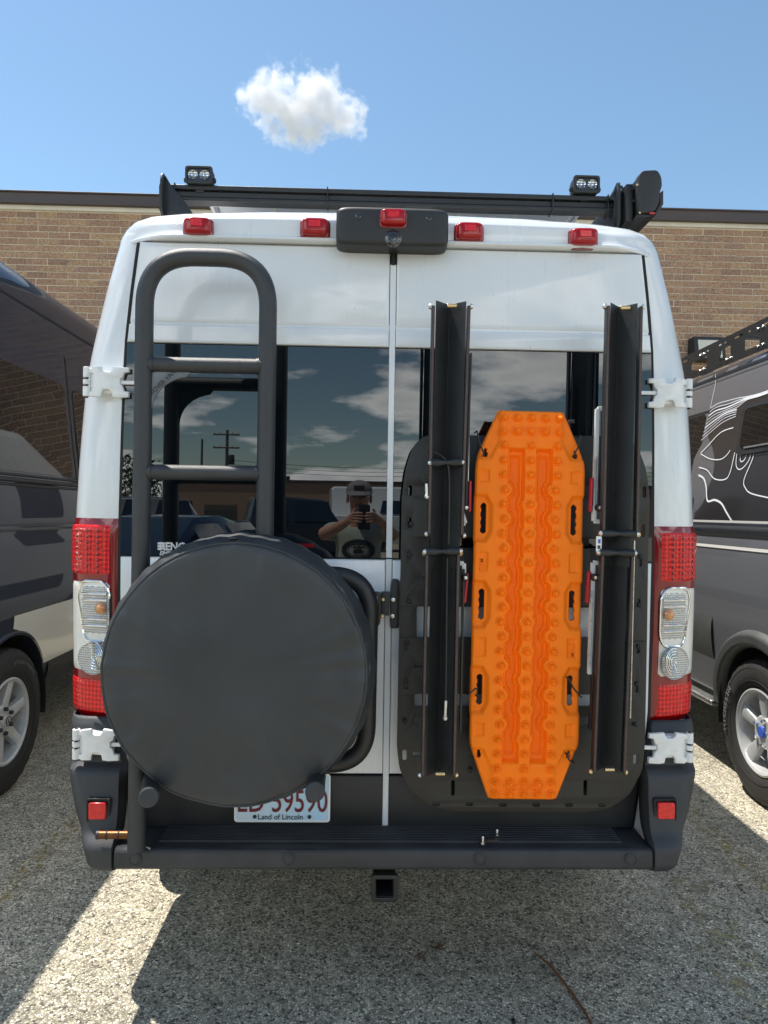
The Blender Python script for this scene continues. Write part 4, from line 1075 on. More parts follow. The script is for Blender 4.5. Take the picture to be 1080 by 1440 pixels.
emboss('MK2', -.138, .702, .024, R(90), .9); emboss('MK2', .138, .449, .024, R(-90), .9)
# zip ties
for k, pts in enumerate((((671, 606), (673, 620), (679, 634), (681, 640)), ((817, 612), (816, 624), (810, 634), (808, 641)), ((658, 977), (664, 972), (671, 966), (671, 980)), ((800, 955), (806, 967), (814, 977), (818, 981)), ((798, 1062), (801, 1070), (808, 1074)))):
    P = [at(px, py, BY-.012) for px, py in pts]
    P = [P[0]+Vector((0, .05, 0))]+P+[P[-1]+Vector((0, .05, 0))]
    z_ = MB().tube(fillet(P, .006, 4), .0024, 6).build('zip_tie', M['zip_tie'])
    tag(z_, ('black zip tie at the top left corner of the orange board', 'black zip tie at the top right corner of the orange board', 'black zip tie through the lower left handle of the orange board', 'black zip tie through the lower right handle of the orange board', 'black zip tie at the bottom right keyhole of the orange board')[k], 'zip tie', 'zip ties on the orange board')

# ---- roof rack, solar panel, awning, light pods
RY = .24
RK = thing('roof_rack', 'black aluminium roof rack with rear crossbar on the white van', 'roof rack', (0, .9, 2.5))
bl0 = at(238, 276, RY); br0 = at(862, 289, RY); zb = (bl0.z+br0.z)/2
for k, (dz, dy, h_, w_) in enumerate(((.019, 0, .016, .05), (-.002, .004, .020, .040), (-.021, .0, .012, .05))):
    MB().box(((bl0.x+br0.x)/2, RY+dy, zb+dz), (br0.x-bl0.x, w_, h_)).build('crossbar', M['powder_black'], RK, bev=.003)
for yy in (1.5, 2.8): MB().box(((bl0.x+br0.x)/2, yy, zb), (br0.x-bl0.x, .05, .05)).build('crossbar', M['powder_black'], RK, bev=.004)
for s, xx, pn in ((-1, at(232, 280, .2).x, 'left'), (1, at(868, 290, .2).x, 'right')):
    zt = at(230, 246, .2).z if s < 0 else at(873, 259, .2).z
    O_ = [(.165, zt-.03), (.175, zt-.004), (.195, zt), (.215, zt-.012), (.40, zb+.03), (3.3, zb+.03), (3.3, zb-.055), (.34, zb-.055), (.26, zb-.115), (.20, zb-.115), (.165, zb-.075)]
    me = plate_mesh('end_bracket', roundpoly(O_, .015), [slot(.195, zt-.026, .014, .026)], .008, .001)
    me.transform(Matrix.Rotation(R(90), 4, 'Z')); me.transform(Matrix.Translation((xx, 0, 0)))
    eb = link('side_rail', me, M['powder_black'], RK)
    for dy, dz in ((.225, .0), (.262, -.02), (.30, -.01), (.24, -.07)):
        MB().lathe([(.008, 0), (.008, .004), (.005, .007), (0, .008)], (xx-s*.005-(s > 0)*.004, dy, zb+dz), (-s, 0, 0), 10).build('bolt', M['trim_black'], eb)
    MB().box((xx, 1.0, 2.525), (.06, .12, .10)).build('foot', M['powder_black'], eb, bev=.006)
    MB().box((xx, 2.6, 2.525), (.06, .12, .10)).build('foot', M['powder_black'], eb, bev=.006)
plate('end_plate', roundpoly(pz([(224, 262), (228, 249), (233, 247), (242, 263), (262, 286), (274, 305), (246, 314), (229, 303), (224, 296)], .196), .006), .192, M['powder_black'], RK, holes=[slot(at(231, 255, .196).x, at(231, 255, .196).z, .008, .016)], th=.005, bev=.0008)
plate('end_plate', roundpoly(pz([(856, 279), (870, 261), (876, 262), (878, 308), (870, 321), (850, 332), (842, 332), (862, 308), (864, 282)], .196), .006), .192, M['powder_black'], RK, holes=[slot(at(872, 267, .196).x, at(872, 267, .196).z, .008, .016)], th=.005, bev=.0008)
for px in (248, 461, 775, 852):
    x_ = at(px, 275, RY).x; MB().box((x_, RY, zb), (.004, .056, .062)).build('cable_tie', M['zip_tie'], RK)
for k, (xa, xb, lb) in enumerate(((-.66, .02, 'solar panel on the roof rack, left one, seen from below'), (.05, .70, 'solar panel on the roof rack, right one, seen from below'))):
    SP = thing('solar_panel', lb, 'solar panel', ((xa+xb)/2, .95, 2.70), group='solar panels on the roof rack')
    MB().box(((xa+xb)/2, .95, 2.662), (xb-xa-.03, 1.17, .006)).build('back_sheet', M['solar_back'], SP)
    MB().box(((xa+xb)/2, .95, 2.6665), (xb-xa-.03, 1.17, .003)).build('cell_sheet', M['window_glass'], SP)
    for (cx_, cy_, dx_, dy_) in (((xa+xb)/2, .36, xb-xa, .03), ((xa+xb)/2, 1.54, xb-xa, .03), (xa, .95, .015, 1.15), (xb, .95, .015, 1.15)):
        MB().box((cx_, cy_, 2.653), (dx_, dy_, .034)).build('frame_bar', M['silver_frame'], SP, bev=.002)
    for t in (.33, .66): MB().box((xa+(xb-xa)*t, 95e-2, 2.6575), (.012, 1.15, .004)).build('seam', M['trim_cream'], SP)
AY = .10
AW = thing('awning', 'black roller awning box along the right edge of the roof', 'awning', (at(912, 290, AY).x, 1.8, 2.5))
cap_ = [(898, 246), (904, 239), (925, 238), (931, 248), (932, 261), (929, 268), (928, 284), (921, 298), (901, 300)]
plate('end_cap', roundpoly(pz(cap_, AY), .012), AY, M['trim_black'], AW, th=.035, bev=.006)
def shrink(P, k):
    mx_ = sum(p[0] for p in P)/len(P); mz = sum(p[1] for p in P)/len(P); return [(mx_+(p[0]-mx_)*k, mz+(p[1]-mz)*k) for p in P]
plate('case', roundpoly(shrink(pz(cap_, AY), .96), .012), AY+.034, M['powder_black'], AW, th=3.2, bev=.002)
plate('front_flap', roundpoly(pz([(929, 270), (934, 266), (934, 286), (926, 299), (913, 304), (897, 304), (897, 300.5), (921, 300), (929, 285)], AY), .003), AY+.006, M['powder_black'], AW, th=3.22, bev=.001)
plate('back_channel', pz([(888, 250), (897, 250), (897, 303), (888, 303)], AY), AY+.045, M['powder_black'], AW, th=3.15, bev=.001)
for dz in (.3, .62): 
    p = at(893, 250+dz*53, AY+.045); MB().box((p.x, AY+1.6, p.z), (.028, 3.12, .006)).build('channel_rib', M['trim_black'], AW)
p = at(917, 300, AY-.001); MB().box(p, (.018, .006, .003)).build('tape_mark', M['red_lens_bright'], AW)
for px, py in ((896, 260), (900, 299)):
    p = at(px, py, AY+.01); MB().lathe([(.005, 0), (.005, .003), (0, .005)], p, (0, -1, 0), 10).build('screw', M['brass_pin'], AW)
def pod(px, py, label):
    Y = .22; q = at(px, py, Y); wd, ht = .094, .062
    T = thing('light_pod', label, 'light pod', (q.x, Y, zb+.03), group='light pods on the roof rack')
    plate('bezel', rrect(q.x-wd/2, q.z-ht/2, q.x+wd/2, q.z+ht/2, .010), Y-.02, M['trim_black'], T, holes=[rrect(q.x-wd/2+.008, q.z-ht/2+.008, q.x+wd/2-.008, q.z+ht/2-.008, .008)], th=.012, bev=.003)
    plate('housing', rrect(q.x-wd/2+.002, q.z-ht/2+.002, q.x+wd/2-.002, q.z+ht/2-.002, .010), Y-.009, M['trim_black'], T, th=.042, bev=.006)
    for k in range(4): MB().box((q.x, Y+.036+.0, q.z-ht*.32+k*ht*.21), (wd*.9, .02, .004)).build('cooling_fin', M['trim_black'], T)
    plate('lens', rrect(q.x-wd/2+.008, q.z-ht/2+.008, q.x+wd/2-.008, q.z+ht/2-.008, .008), Y-.0125, M['dark_lens'], T, th=.003)
    for sx2 in (-1, 1):
        rf = MB().lathe([(.0175, .0), (.0165, .004), (.012, .001), (.006, .0005), (.005, .004), (0, .005)], (q.x+sx2*.020, Y-.0128, q.z), (0, -1, 0), 24, False).build('reflector', M['led_reflector'], T)
        for a in range(4): MB().box((q.x+sx2*.020, Y-.0166, q.z-.012+a*.008), (.030, .0012, .0014)).build('optic_line', M['dark_lens'], rf)
    MB().box((q.x, Y+.01, q.z-ht/2-.010), (.030, .02, .022)).build('bracket', M['trim_black'], T, bev=.002)
    for sx2 in (-1, 1): MB().lathe([(.009, 0), (.009, .006), (.006, .008), (0, .009)], (q.x+sx2*wd*.5, Y+.004, q.z-.01), (sx2, 0, 0), 10).build('side_screw', M['trim_black'], T)
pod(281, 249, 'small black twin LED light pod on the left end of the roof crossbar')
pod(823, 262, 'small black twin LED light pod on the right end of the roof crossbar')

# ================================================================== neighbouring vans
def wfun_of(tab):
    T = smoothtab(tab); return lambda z: interp(T, z)
def ribbon(pts, wd, s, xc, wf, off):
    """flat band following (y, z) points on a van side"""
    b = MB(); vs = []; n = len(pts)
    for i, (y, z) in enumerate(pts):
        y0, z0 = pts[max(i-1, 0)]; y1, z1 = pts[min(i+1, n-1)]; L = math.hypot(y1-y0, z1-z0) or 1
        ny, nz_ = -(z1-z0)/L, (y1-y0)/L
        for k in (-1, 1):
            yy = y+ny*wd/2*k; z2 = z+nz_*wd/2*k; vs.append((xc+s*(wf(z2)+off), yy, z2))
    return b.add(vs, [(2*i, 2*i+1, 2*i+3, 2*i+2) for i in range(n-1)])
def spl(P, n=8):
    P = [Vector(p) for p in P]; Q = []
    for i in range(len(P)-1):
        p0, p1, p2, p3 = P[max(i-1, 0)], P[i], P[i+1], P[min(i+2, len(P)-1)]
        for k in range(n):
            t = k/n; Q.append(tuple(.5*((2*p1)+(p2-p0)*t+(2*p0-5*p1+4*p2-p3)*t*t+(3*p1-p0-3*p2+p3)*t**3)))
    Q.append(tuple(P[-1])); return Q
def rail(y0, y1, z0, z1, s, xc, wf, off, parent, name, mt, n=12, nz_=6):
    """moulding standing off the side between two heights"""
    def fn(u, v):
        y = y0+(y1-y0)*u; z = z0+(z1-z0)*v
        o = off*max(0, math.sin(math.pi*v))**.5; return (xc+s*(wf(z)+o-.002), y, z)
    return MB().grid(fn, n, nz_).build(name, M[mt], parent, ang=50)
def flare(c_y, c_z, r0, r1, s, xc, wf, off, parent, mt, a0=4, a1=176):
    def fn(u, v):
        a = R(a0+(a1-a0)*u); r = r0+(r1-r0)*v; y = c_y+math.cos(a)*r; z = c_z+math.sin(a)*r
        o = off*max(0, 1-max(0, v-.7)/.3)**.6; o = o-.05*max(0, .12-v)/.12
        return (xc+s*(wf(max(z, .3))+o), y, z)
    return MB().grid(fn, 60, 10).build('wheel_arch_trim', M[mt], parent, ang=60)
def side_van(name, label, xc, tab, roof, s, y0, wy, mt, wheel_style, L_=5.9, Rr=.383):
    T = thing(name, label, 'van', (xc, y0+2.8, 0)); ST = smoothtab(tab); wf = lambda z: interp(ST, z)
    prof = [(0, .40), (.6, .40)]+[(ww, z) for z, ww in ST]+roof
    ztop = roof[-1][1]
    def fn(x, z, y):
        t = y-y0; ins = 0
        if t < .15: ins = .12*(1-math.sqrt(max(0, 1-(1-t/.15)**2)))
        x2 = x-ins*min(1, x/.6)
        e = t-(L_-2.0)
        if e > 0 and z > 1.0: z = 1.0+(z-1.0)*max(.12, 1-(e/1.7)**1.25*.85)
        if t > L_-.7: x2 *= 1-((t-L_+.7)/.7)**2*.2
        return x2, z
    ys_ = [y0+v for v in (0, .01, .03, .07, .15, .4, .8, 1.2, 1.6, 2.0, 2.6, 3.2, L_-2.0, L_-1.7, L_-1.4, L_-1.0, L_-.6, L_-.3, L_)]
    cuts = [arch(xc+sg*.95, yy, Rr, .45, .7) for sg in (-1, 1) for yy in (wy, wy+3.65)]
    loft_body('body', prof, ys_, fn, xc, mt, T, ang=40, cut=cuts)
    for sg in (-1, 1):
        for yy in (wy, wy+3.65):
            if sg == s or yy == wy: tyre_wheel('wheel', (xc+sg*(wf(.7)-.115+.01), yy, Rr), sg, T, Rr, .25, 6 if wheel_style == 0 else 5, 'alloy', wheel_style)
    MB().box((xc, wy, Rr), (1.5, .12, .12)).build('axle', M['powder_black'], T)
    for yy in (wy, wy+3.65):
        MB().grid(lambda u, v: (xc+s*(wf(.9)-.02)-s*.3*v, yy+.447*math.cos(R(200*u-10)), Rr+.447*math.sin(R(200*u-10))), 30, 3).build('arch_liner', M['trim_black'], T)
    return T, wf
# ---- dark van on the left
SPX = -2.92
ST_, swf = side_van('panel_van', 'dark grey high roof van parked left of the white van', SPX,
    [(.46, .925), (.58, .955), (.74, .975), (.95, .995), (1.12, 1.0), (1.30, .994), (1.40, .978), (1.46, .984), (1.64, .978), (1.9, .945), (2.2, .912), (2.45, .885), (2.70, .855)],
    [(.838, 2.79), (.80, 2.875), (.72, 2.935), (.55, 2.965), (0, 2.98)], 1, .30, 1.547, M['sprinter_paint'], 0)
side_patch('window', .55, 2.34, 1.71, 2.30, 1, SPX, swf, .004, 'side_glass', ST_, .06)
side_patch('window', 2.46, 3.55, 1.71, 2.30, 1, SPX, swf, .004, 'side_glass', ST_, .06)
side_patch('window', 3.75, 4.5, 1.55, 2.15, 1, SPX, swf, .004, 'side_glass', ST_, .06)
ribbon([(2.40, z) for z in [.6+.1*k for k in range(20)]], .012, 1, SPX, swf, .0025).build('door_gap', M['rubber_seal'], ST_)
ribbon([(3.65, z) for z in [.6+.1*k for k in range(20)]], .012, 1, SPX, swf, .0025).build('door_gap', M['rubber_seal'], ST_)
for z0, z1, of in ((1.628, 1.646, .014), (1.650, 1.676, .022), (1.682, 1.700, .014)): rail(.4, 3.6, z0, z1, 1, SPX, swf, of, ST_, 'slide_rail', 'trim_black')
ribbon([(.35+.2*k, 2.69) for k in range(24)], .014, 1, SPX, swf, .003).build('roof_seam', M['rubber_seal'], ST_)
# pressed crease along the flank
rail(.34, 4.2, 1.385, 1.425, 1, SPX, swf, .012, ST_, 'body_crease', 'sprinter_paint')
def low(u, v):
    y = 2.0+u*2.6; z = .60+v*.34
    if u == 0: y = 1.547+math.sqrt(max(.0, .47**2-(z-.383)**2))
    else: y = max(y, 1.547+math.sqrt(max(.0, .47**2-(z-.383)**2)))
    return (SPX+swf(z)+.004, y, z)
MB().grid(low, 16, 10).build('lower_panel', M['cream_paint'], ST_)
rail(2.05, 4.5, .44, .60, 1, SPX, swf, .012, ST_, 'sill', 'trim_black')
# three-pointed star on the wheel hubs
for ch in list(ST_.children):
    if ch.name.startswith('wheel') and 'arch' not in ch.name:
        c0 = sum((Vector(v.co) for v in ch.data.vertices), Vector())/len(ch.data.vertices)
        if c0.x < SPX: continue
        xf = c0.x+.25*.41; b = MB()
        for k in range(3):
            a = R(90+120*k); d = Vector((0, math.cos(a), math.sin(a))); t = Vector((0, -math.sin(a), math.cos(a)))
            b.add([Vector((xf, c0.y, c0.z))+t*.005, Vector((xf, c0.y, c0.z))-t*.005, Vector((xf, c0.y, c0.z))+d*.024, Vector((xf+.003, c0.y, c0.z))], [(0, 1, 3), (0, 3, 2), (1, 2, 3)])
        b.tube([Vector((xf, c0.y+math.cos(2*math.pi*k/32)*.025, c0.z+math.sin(2*math.pi*k/32)*.025)) for k in range(33)], .002, 6, False)
        b.build('hub_emblem', M['ink_black'], ch)
# ---- grey van on the right
TRX = 3.0
TT, twf = side_van('panel_van', 'grey van with white contour line graphics parked right of the white van', TRX,
    [(.46, .93), (.55, .95), (.72, .972), (.92, .985), (1.08, .990), (1.26, .984), (1.36, .972), (1.42, .962), (1.47, .974), (1.6, .968), (1.9, .93), (2.2, .885), (2.36, .852)],
    [(.835, 2.42), (.80, 2.47), (.73, 2.505), (.5, 2.535), (0, 2.55)], -1, .35, 1.44, M['transit_paint'], 1)
side_patch('wrap_panel', .42, 2.205, 1.50, 2.19, -1, TRX, twf, .003, 'vinyl_wrap', TT, .01)
side_patch('window', 2.235, 3.5, 1.52, 2.18, -1, TRX, twf, .003, 'side_glass', TT, .03)
side_patch('window', 3.7, 4.4, 1.45, 2.05, -1, TRX, twf, .003, 'side_glass', TT, .03)
wfo = side_patch('window_frame', .62, 1.775, 1.875, 2.165, -1, TRX, twf, .014, 'trim_black', TT, .05)
side_patch('pane', .66, 1.735, 1.912, 2.140, -1, TRX, twf, .0175, 'side_glass', wfo, .035)
ribbon([(.68+.1*k, 1.913) for k in range(11)], .010, -1, TRX, twf, .020).build('sill_strip', M['aluminium'], wfo)
ribbon([(1.392, 1.91+.03*k) for k in range(8)], .022, -1, TRX, twf, .0195).build('mullion', M['trim_black'], wfo)
ribbon([(.4+.2*k, 2.195) for k in range(16)], .012, -1, TRX, twf, .004).build('panel_gap', M['rubber_seal'], TT)
ribbon([(.4+.2*k, 2.400) for k in range(20)], .014, -1, TRX, twf, .003).build('roof_seam', M['rubber_seal'], TT)
ribbon([(2.20, 2.21+.02*k) for k in range(12)], .006, -1, TRX, twf, .002).build('panel_seam', M['stripe_silver'], TT)
ribbon([(.4+.2*k, 1.494) for k in range(20)], .013, -1, TRX, twf, .006).build('stripe', M['stripe_silver'], TT)
ribbon([(.4+.2*k, 1.345) for k in range(20)], .017, -1, TRX, twf, .005).build('stripe', M['stripe_silver'], TT)
ribbon([(.4+.2*k, 1.415) for k in range(20)], .022, -1, TRX, twf, .003).build('track_groove', M['rubber_seal'], TT)
# contour line artwork, in (y, z) on the wrap
def yz(px, py, X=2.025):
    p = atx(px, py, X); return (p.y, p.z)
def cl(pts, wd, n=8): return ribbon(spl([yz(*p) for p in pts], n), wd, -1, TRX, twf, .0055)
b = MB()
for o_ in (cl([(976, 637), (985, 626), (1000, 608), (1017, 601)], .006), cl([(976, 638), (990, 645), (1004, 646), (1012, 641), (1017, 633)], .006), cl([(976, 657), (988, 661), (1000, 673), (1015, 674), (1021, 664), (1024, 636)], .007),
           cl([(977, 668), (985, 673), (990, 685), (994, 704), (1004, 703), (1014, 708), (1022, 720), (1031, 734)], .013), cl([(1051, 634), (1050, 646), (1042, 675), (1046, 687), (1055, 694), (1080, 700)], .007),
           cl([(1027, 634), (1028, 653), (1033, 660), (1040, 656), (1046, 645), (1047, 634)], .006), cl([(1033, 634), (1033, 646), (1036, 649), (1040, 644), (1041, 634)], .006)):
    b.add(o_.v, o_.f)
for k in range(9):
    t = k/8
    P = [(981-7*t, 573+46*t), (990-4*t, 567+40*t), (1003-2*t, 563+31*t+2*math.sin(t*6)), (1018, 559+26*t)]
    if k < 5: P += [(1030, 557+10*t), (1046, 553+8*t), (1064, 546+8*t), (1080, 538+9*t)]
    o_ = cl(P, .0085 if k in (2, 5) else .0038); b.add(o_.v, o_.f)
o_ = b.build('contour_graphic', M['ink_white'], TT, fix=False); o_['label'] = 'white contour line artwork on the dark side panel'
# lower cladding, running board, wheel arch trims
rail(1.93, 4.4, .66, .93, -1, TRX, twf, .016, TT, 'side_cladding', 'cladding_grey')
rail(.36, .95, .60, .90, -1, TRX, twf, .016, TT, 'side_cladding', 'cladding_grey')
flare(1.44, .383, .44, .535, -1, TRX, twf, .035, TT, 'cladding_grey')
MB().box((TRX-.93, 3.2, .40), (.10, 2.5, .035)).build('running_board', M['aluminium'], TT, bev=.012)
flare(1.547, .383, .445, .475, 1, SPX, swf, .012, ST_, 'sprinter_paint')
# roof side rail with cut-outs
rxx = TRX-.855
O_ = roundpoly([(.2, 2.46), (3.6, 2.46), (3.6, 2.60), (3.5, 2.635), (.2, 2.635)], .01)
hs = []; yk = .35
for k in range(9):
    w_ = (.16, .14, .22, .18)[k % 4]; hs.append(roundpoly([(yk, 2.498), (yk+w_, 2.498), (yk+w_-(.03 if k % 2 else 0), 2.570), (yk+.0, 2.570)], .014)); yk += w_+.16
yk = .3
for k in range(16):
    hs.append(slot(yk, 2.602, .10 if k % 3 else .03, .012)); yk += .19 if k % 3 else .12
me = plate_mesh('side_rail', O_, hs, .004, 0); me.transform(Matrix.Rotation(R(90), 4, 'Z')); me.transform(Matrix.Translation((rxx, 0, 0)))
RR = thing('roof_rack', 'black perforated roof rack rail along the grey van on the right', 'roof rack', (rxx, 1.9, 2.46))
sr = link('side_rail', me, M['powder_black'], RR)
for k in range(9):
    for dz in ((2.49, 2.59) if k % 2 else (2.49,)):
        for dy in (0, .05): MB().lathe([(.009, 0), (.009, .004), (.006, .008), (0, .009)], (rxx-.004, .62+k*.345+dy, dz), (-1, 0, 0), 10).build('bolt', M['steel_bolt'], sr)
for yy in (.8, 1.9, 3.0): MB().box((TRX, yy, 2.60), (1.7, .06, .03)).build('crossbar', M['powder_black'], RR, bev=.004)
# lettering on the tyres
def tyre_text(wheel, body, s, a0, da, rr, size):
    vv = [v.co for v in wheel.data.vertices]; c0 = sum((Vector(v) for v in vv), Vector())/len(vv)
    b = MB(); me_all = None
    for i, chh in enumerate(body):
        a = R(a0)-s*R(da)*i; me = text_mesh('letter', chh, size, .0025, bold=.0006)
        rad = Vector((0, math.cos(a), math.sin(a))); tan = Vector((0, -math.sin(a), math.cos(a)))*(-s); nrm = rad.cross(tan)
        mt_ = Matrix((tan, nrm, rad)).transposed().to_4x4(); mt_.translation = c0+Vector((s*.25*.503, 0, 0))+rad*rr
        me.transform(mt_); b.add([v.co.copy() for v in me.vertices], [tuple(p.vertices) for p in me.polygons])
    b.build('sidewall_lettering', M['tyre_lettering'], wheel, fix=False)
for van, s, txt, a0, da in ((TT, -1, 'MICHELIN', -12, 6.2), (ST_, 1, 'LT245/75R16', 88, 4.5)):
    for ch in van.children:
        if ch.name.startswith('wheel') and 'arch' not in ch.name:
            cx0 = sum(v.co.x for v in ch.data.vertices)/len(ch.data.vertices); cy0 = sum(v.co.y for v in ch.data.vertices)/len(ch.data.vertices)
            if (cx0-(TRX if van is TT else SPX))*s > 0 and cy0 < 3: tyre_text(ch, txt, s, a0, da, .383*.80, .042 if s < 0 else .026)

# ================================================================== small things on the step and the ground
def bolt_thing(p, label, lay=0, sc=1.0):
    T = thing('loose_bolt', label, 'bolt', p, group='loose bolts'); p = Vector(p)
    ax = Vector((math.cos(lay), math.sin(lay), .12)).normalized() if lay else Vector((0, 0, 1))
    base = p+Vector((0, 0, .006*sc if lay else 0))
    MB().lathe([(.0075*sc, 0), (.0075*sc, .006*sc)], base, ax, 6).build('head', M['steel_bolt'], T)
    MB().lathe([(.004*sc, .006*sc), (.004*sc, .022*sc), (.003*sc, .024*sc)], base, ax, 10).build('shank', M['steel_bolt'], T)
bolt_thing(tuple(atz(679, 1187, .5245)), 'silver bolt standing on the bumper step beside a dark metal strap')
bolt_thing(tuple(atz(699, 1177, .5245)), 'silver bolt standing at the back of the bumper step')
bolt_thing(tuple(atz(529, 1300, .004)), 'small silver bolt lying on the asphalt below the hitch receiver', 1.0, .7)
bolt_thing(tuple(atz(814, 1433, .004)), 'small silver bolt lying on the asphalt at the bottom edge', 2.0, .8)
p = atz(688, 1184, .5245)
o = MB().bar(p+Vector((-.035, 0, .004)), p+Vector((.028, .006, .004)), .012, .003, (0, 0, 1)).build('metal_strap', M['bare_edge'], bev=.001); tag(o, 'short brown metal strap lying on the bumper step', 'strap')
p = atz(722, 1436, .006)
o = superbox(p, (.012, .02, .012), .6, 12, 8).build('pebble', M['rubber_seal']); tag(o, 'black pebble on the asphalt at the bottom edge', 'pebble')
tw = [atz(px, py, .006) for px, py in ((752, 1340), (762, 1348), (773, 1357), (783, 1369), (795, 1384), (808, 1402), (822, 1422), (832, 1441))]
o = MB().tube(tw, [.0015, .003, .004, .0045, .004, .0045, .004, .003], 8).build('twig', M['rust_twig']); tag(o, 'thin rusty brown twig lying on the asphalt below the board', 'twig')
p0 = atz(575, 1352, .004); p1 = atz(628, 1326, .004)
strip('rust_mark', wander(p0, p1, 20, .012, 11), .030, .004, 'rust_stain', .6)

# ================================================================== cloud
def cloud():
    CY = 300; k = (CY+2.26)/FPX*1.17
    bl_ = [(388, 142, 40), (430, 146, 42), (462, 160, 36), (360, 136, 27), (431, 106, 18), (369, 112, 15), (452, 132, 30), (488, 168, 27), (508, 166, 13), (438, 182, 26), (408, 168, 34), (346, 138, 15)]
    cen = at(430, 148, CY); pts = []; B = []
    for i, (px, py, r) in enumerate(bl_):
        q_ = at(px, py, CY)-cen; q_.y = (noise.noise(Vector((i*3.1, 2, 0))))*12; B.append((q_, r*k*1.0))
        for a in range(8):
            for e in (-.8, 0, .8):
                pts.append(q_+Vector((math.cos(a*.785)*math.cos(e), math.sin(a*.785)*math.cos(e), math.sin(e)))*r*k*1.35)
    bm = bmesh.new()
    for p_ in pts: bm.verts.new(p_)
    bmesh.ops.convex_hull(bm, input=bm.verts)
    loose = [v for v in bm.verts if not v.link_faces]; bmesh.ops.delete(bm, geom=loose, context='VERTS')
    me = bpy.data.meshes.new('cloud'); bm.to_mesh(me); bm.free()
    mt = bpy.data.materials.new('cloud_vapour'); mt.use_nodes = True; t = mt.node_tree; t.nodes.clear(); L = t.links.new
    ou = N(t, 'ShaderNodeOutputMaterial'); vol = N(t, 'ShaderNodeVolumePrincipled'); vol.inputs['Color'].default_value = (.80, .81, .83, 1); vol.inputs['Anisotropy'].default_value = .3
    tcn = N(t, 'ShaderNodeTexCoord')
    n1 = N(t, 'ShaderNodeTexNoise'); n1.inputs['Scale'].default_value = .13; n1.inputs['Detail'].default_value = 8; n1.inputs['Roughness'].default_value = .68; L(tcn.outputs['Object'], n1.inputs['Vector'])
    cur = None
    for q_, r in B:
        d = N(t, 'ShaderNodeVectorMath', operation='DISTANCE'); L(tcn.outputs['Object'], d.inputs[0]); d.inputs[1].default_value = q_
        m_ = N(t, 'ShaderNodeMath', operation='MULTIPLY_ADD'); L(d.outputs['Value'], m_.inputs[0]); m_.inputs[1].default_value = -1/r; m_.inputs[2].default_value = 1
        if cur is None: cur = m_.outputs[0]
        else:
            x_ = N(t, 'ShaderNodeMath', operation='SMOOTH_MAX'); L(cur, x_.inputs[0]); L(m_.outputs[0], x_.inputs[1]); x_.inputs[2].default_value = .15; cur = x_.outputs[0]
    a = N(t, 'ShaderNodeMath', operation='MULTIPLY_ADD'); L(n1.outputs[0], a.inputs[0]); a.inputs[1].default_value = 3.3; L(cur, a.inputs[2])
    mr = N(t, 'ShaderNodeMapRange'); mr.inputs['From Min'].default_value = 1.92; mr.inputs['From Max'].default_value = 2.5; mr.inputs['To Max'].default_value = .26
    L(a.outputs[0], mr.inputs[0]); L(mr.outputs[0], vol.inputs['Density']); L(vol.outputs[0], ou.inputs['Volume'])
    o = link('cloud', me, mt); o.location = cen
    tag(o, 'small white puffy cloud alone in the blue sky', 'cloud')
cy.volume_step_rate = .18; cy.volume_max_steps = 200; cy.volume_bounces = 12; cy.max_bounces = 14
cloud()

# ================================================================== the place behind the photographer (mirrored in the tinted glass)
B2 = thing('brick_building', 'low dark brick building across the yard, mirrored in the tinted rear windows', 'building', (6, -47, 0))
MB().box((8, -50, 1.72), (44, 6, 3.44)).build('wall', M['brick3'], B2)
MB().box((8, -50, 3.54), (44.3, 6.3, .20)).build('fascia', M['fascia_brown'], B2, bev=.02)
for k in range(7):
    d_ = MB().box((-10+k*5.6, -46.98, 1.25), (1.1 if k % 2 else 2.2, .06, 2.1 if k % 2 else 1.2)).build('door' if k % 2 else 'window', M['fascia_brown' if k % 2 else 'window_glass'], B2)
MB().cyl((3.6, -49, 3.6), (3.6, -49, 4.4), .22, 12).build('roof_vent', M['aluminium'], B2)
MB().cyl((-5.6, -49, 3.6), (-5.6, -49, 4.0), .14, 12).build('roof_vent', M['trim_black'], B2)
def pole(x, y, h, lab, arms=True, rad=.17):
    T = thing('utility_pole', lab, 'utility pole', (x, y, 0))
    MB().tube([(x, y, 0), (x+.05, y, h)], [rad, rad*.7], 12).build('pole', M['bark_pole'], T)
    if arms:
        for zz_ in (.4, 1.5):
            a_ = MB().box((x, y+.15, h-zz_), (2.2, .1, .12)).build('cross_arm', M['bark_pole'], T)
            for k in (-1, -.5, .5, 1): MB().lathe([(.03, 0), (.06, .05), (.03, .1), (.05, .14), (0, .2)], (x+k, y+.15, h-zz_+.06), (0, 0, 1), 8).build('insulator', M['trim_cream'], a_)
        MB().lathe([(.22, 0), (.25, .05), (.25, .75), (.2, .82), (0, .85)], (x+.45, y+.1, h-2.9), (0, 0, 1), 14).build('transformer', M['alloy_dark'], T)
    return T
pole(-11.7, -57.6, 8.2, 'wooden utility pole with transformer mirrored between the ladder rungs')
pole(-14.0, -58.5, 7.5, 'thin wooden pole mirrored left of the transformer pole', False, .13)
wi = thing('power_lines', 'thin black power lines above the building mirrored in the rear window', 'power lines', (5, -57, 6))
for k in range(3):
    MB().tube([(-11.7+2.0*i, -57.6, 5.0+.35*k-.5*math.sin(math.pi*((i % 12)/12))) for i in range(26)], .018, 5).build('wire', M['cable_black'], wi)
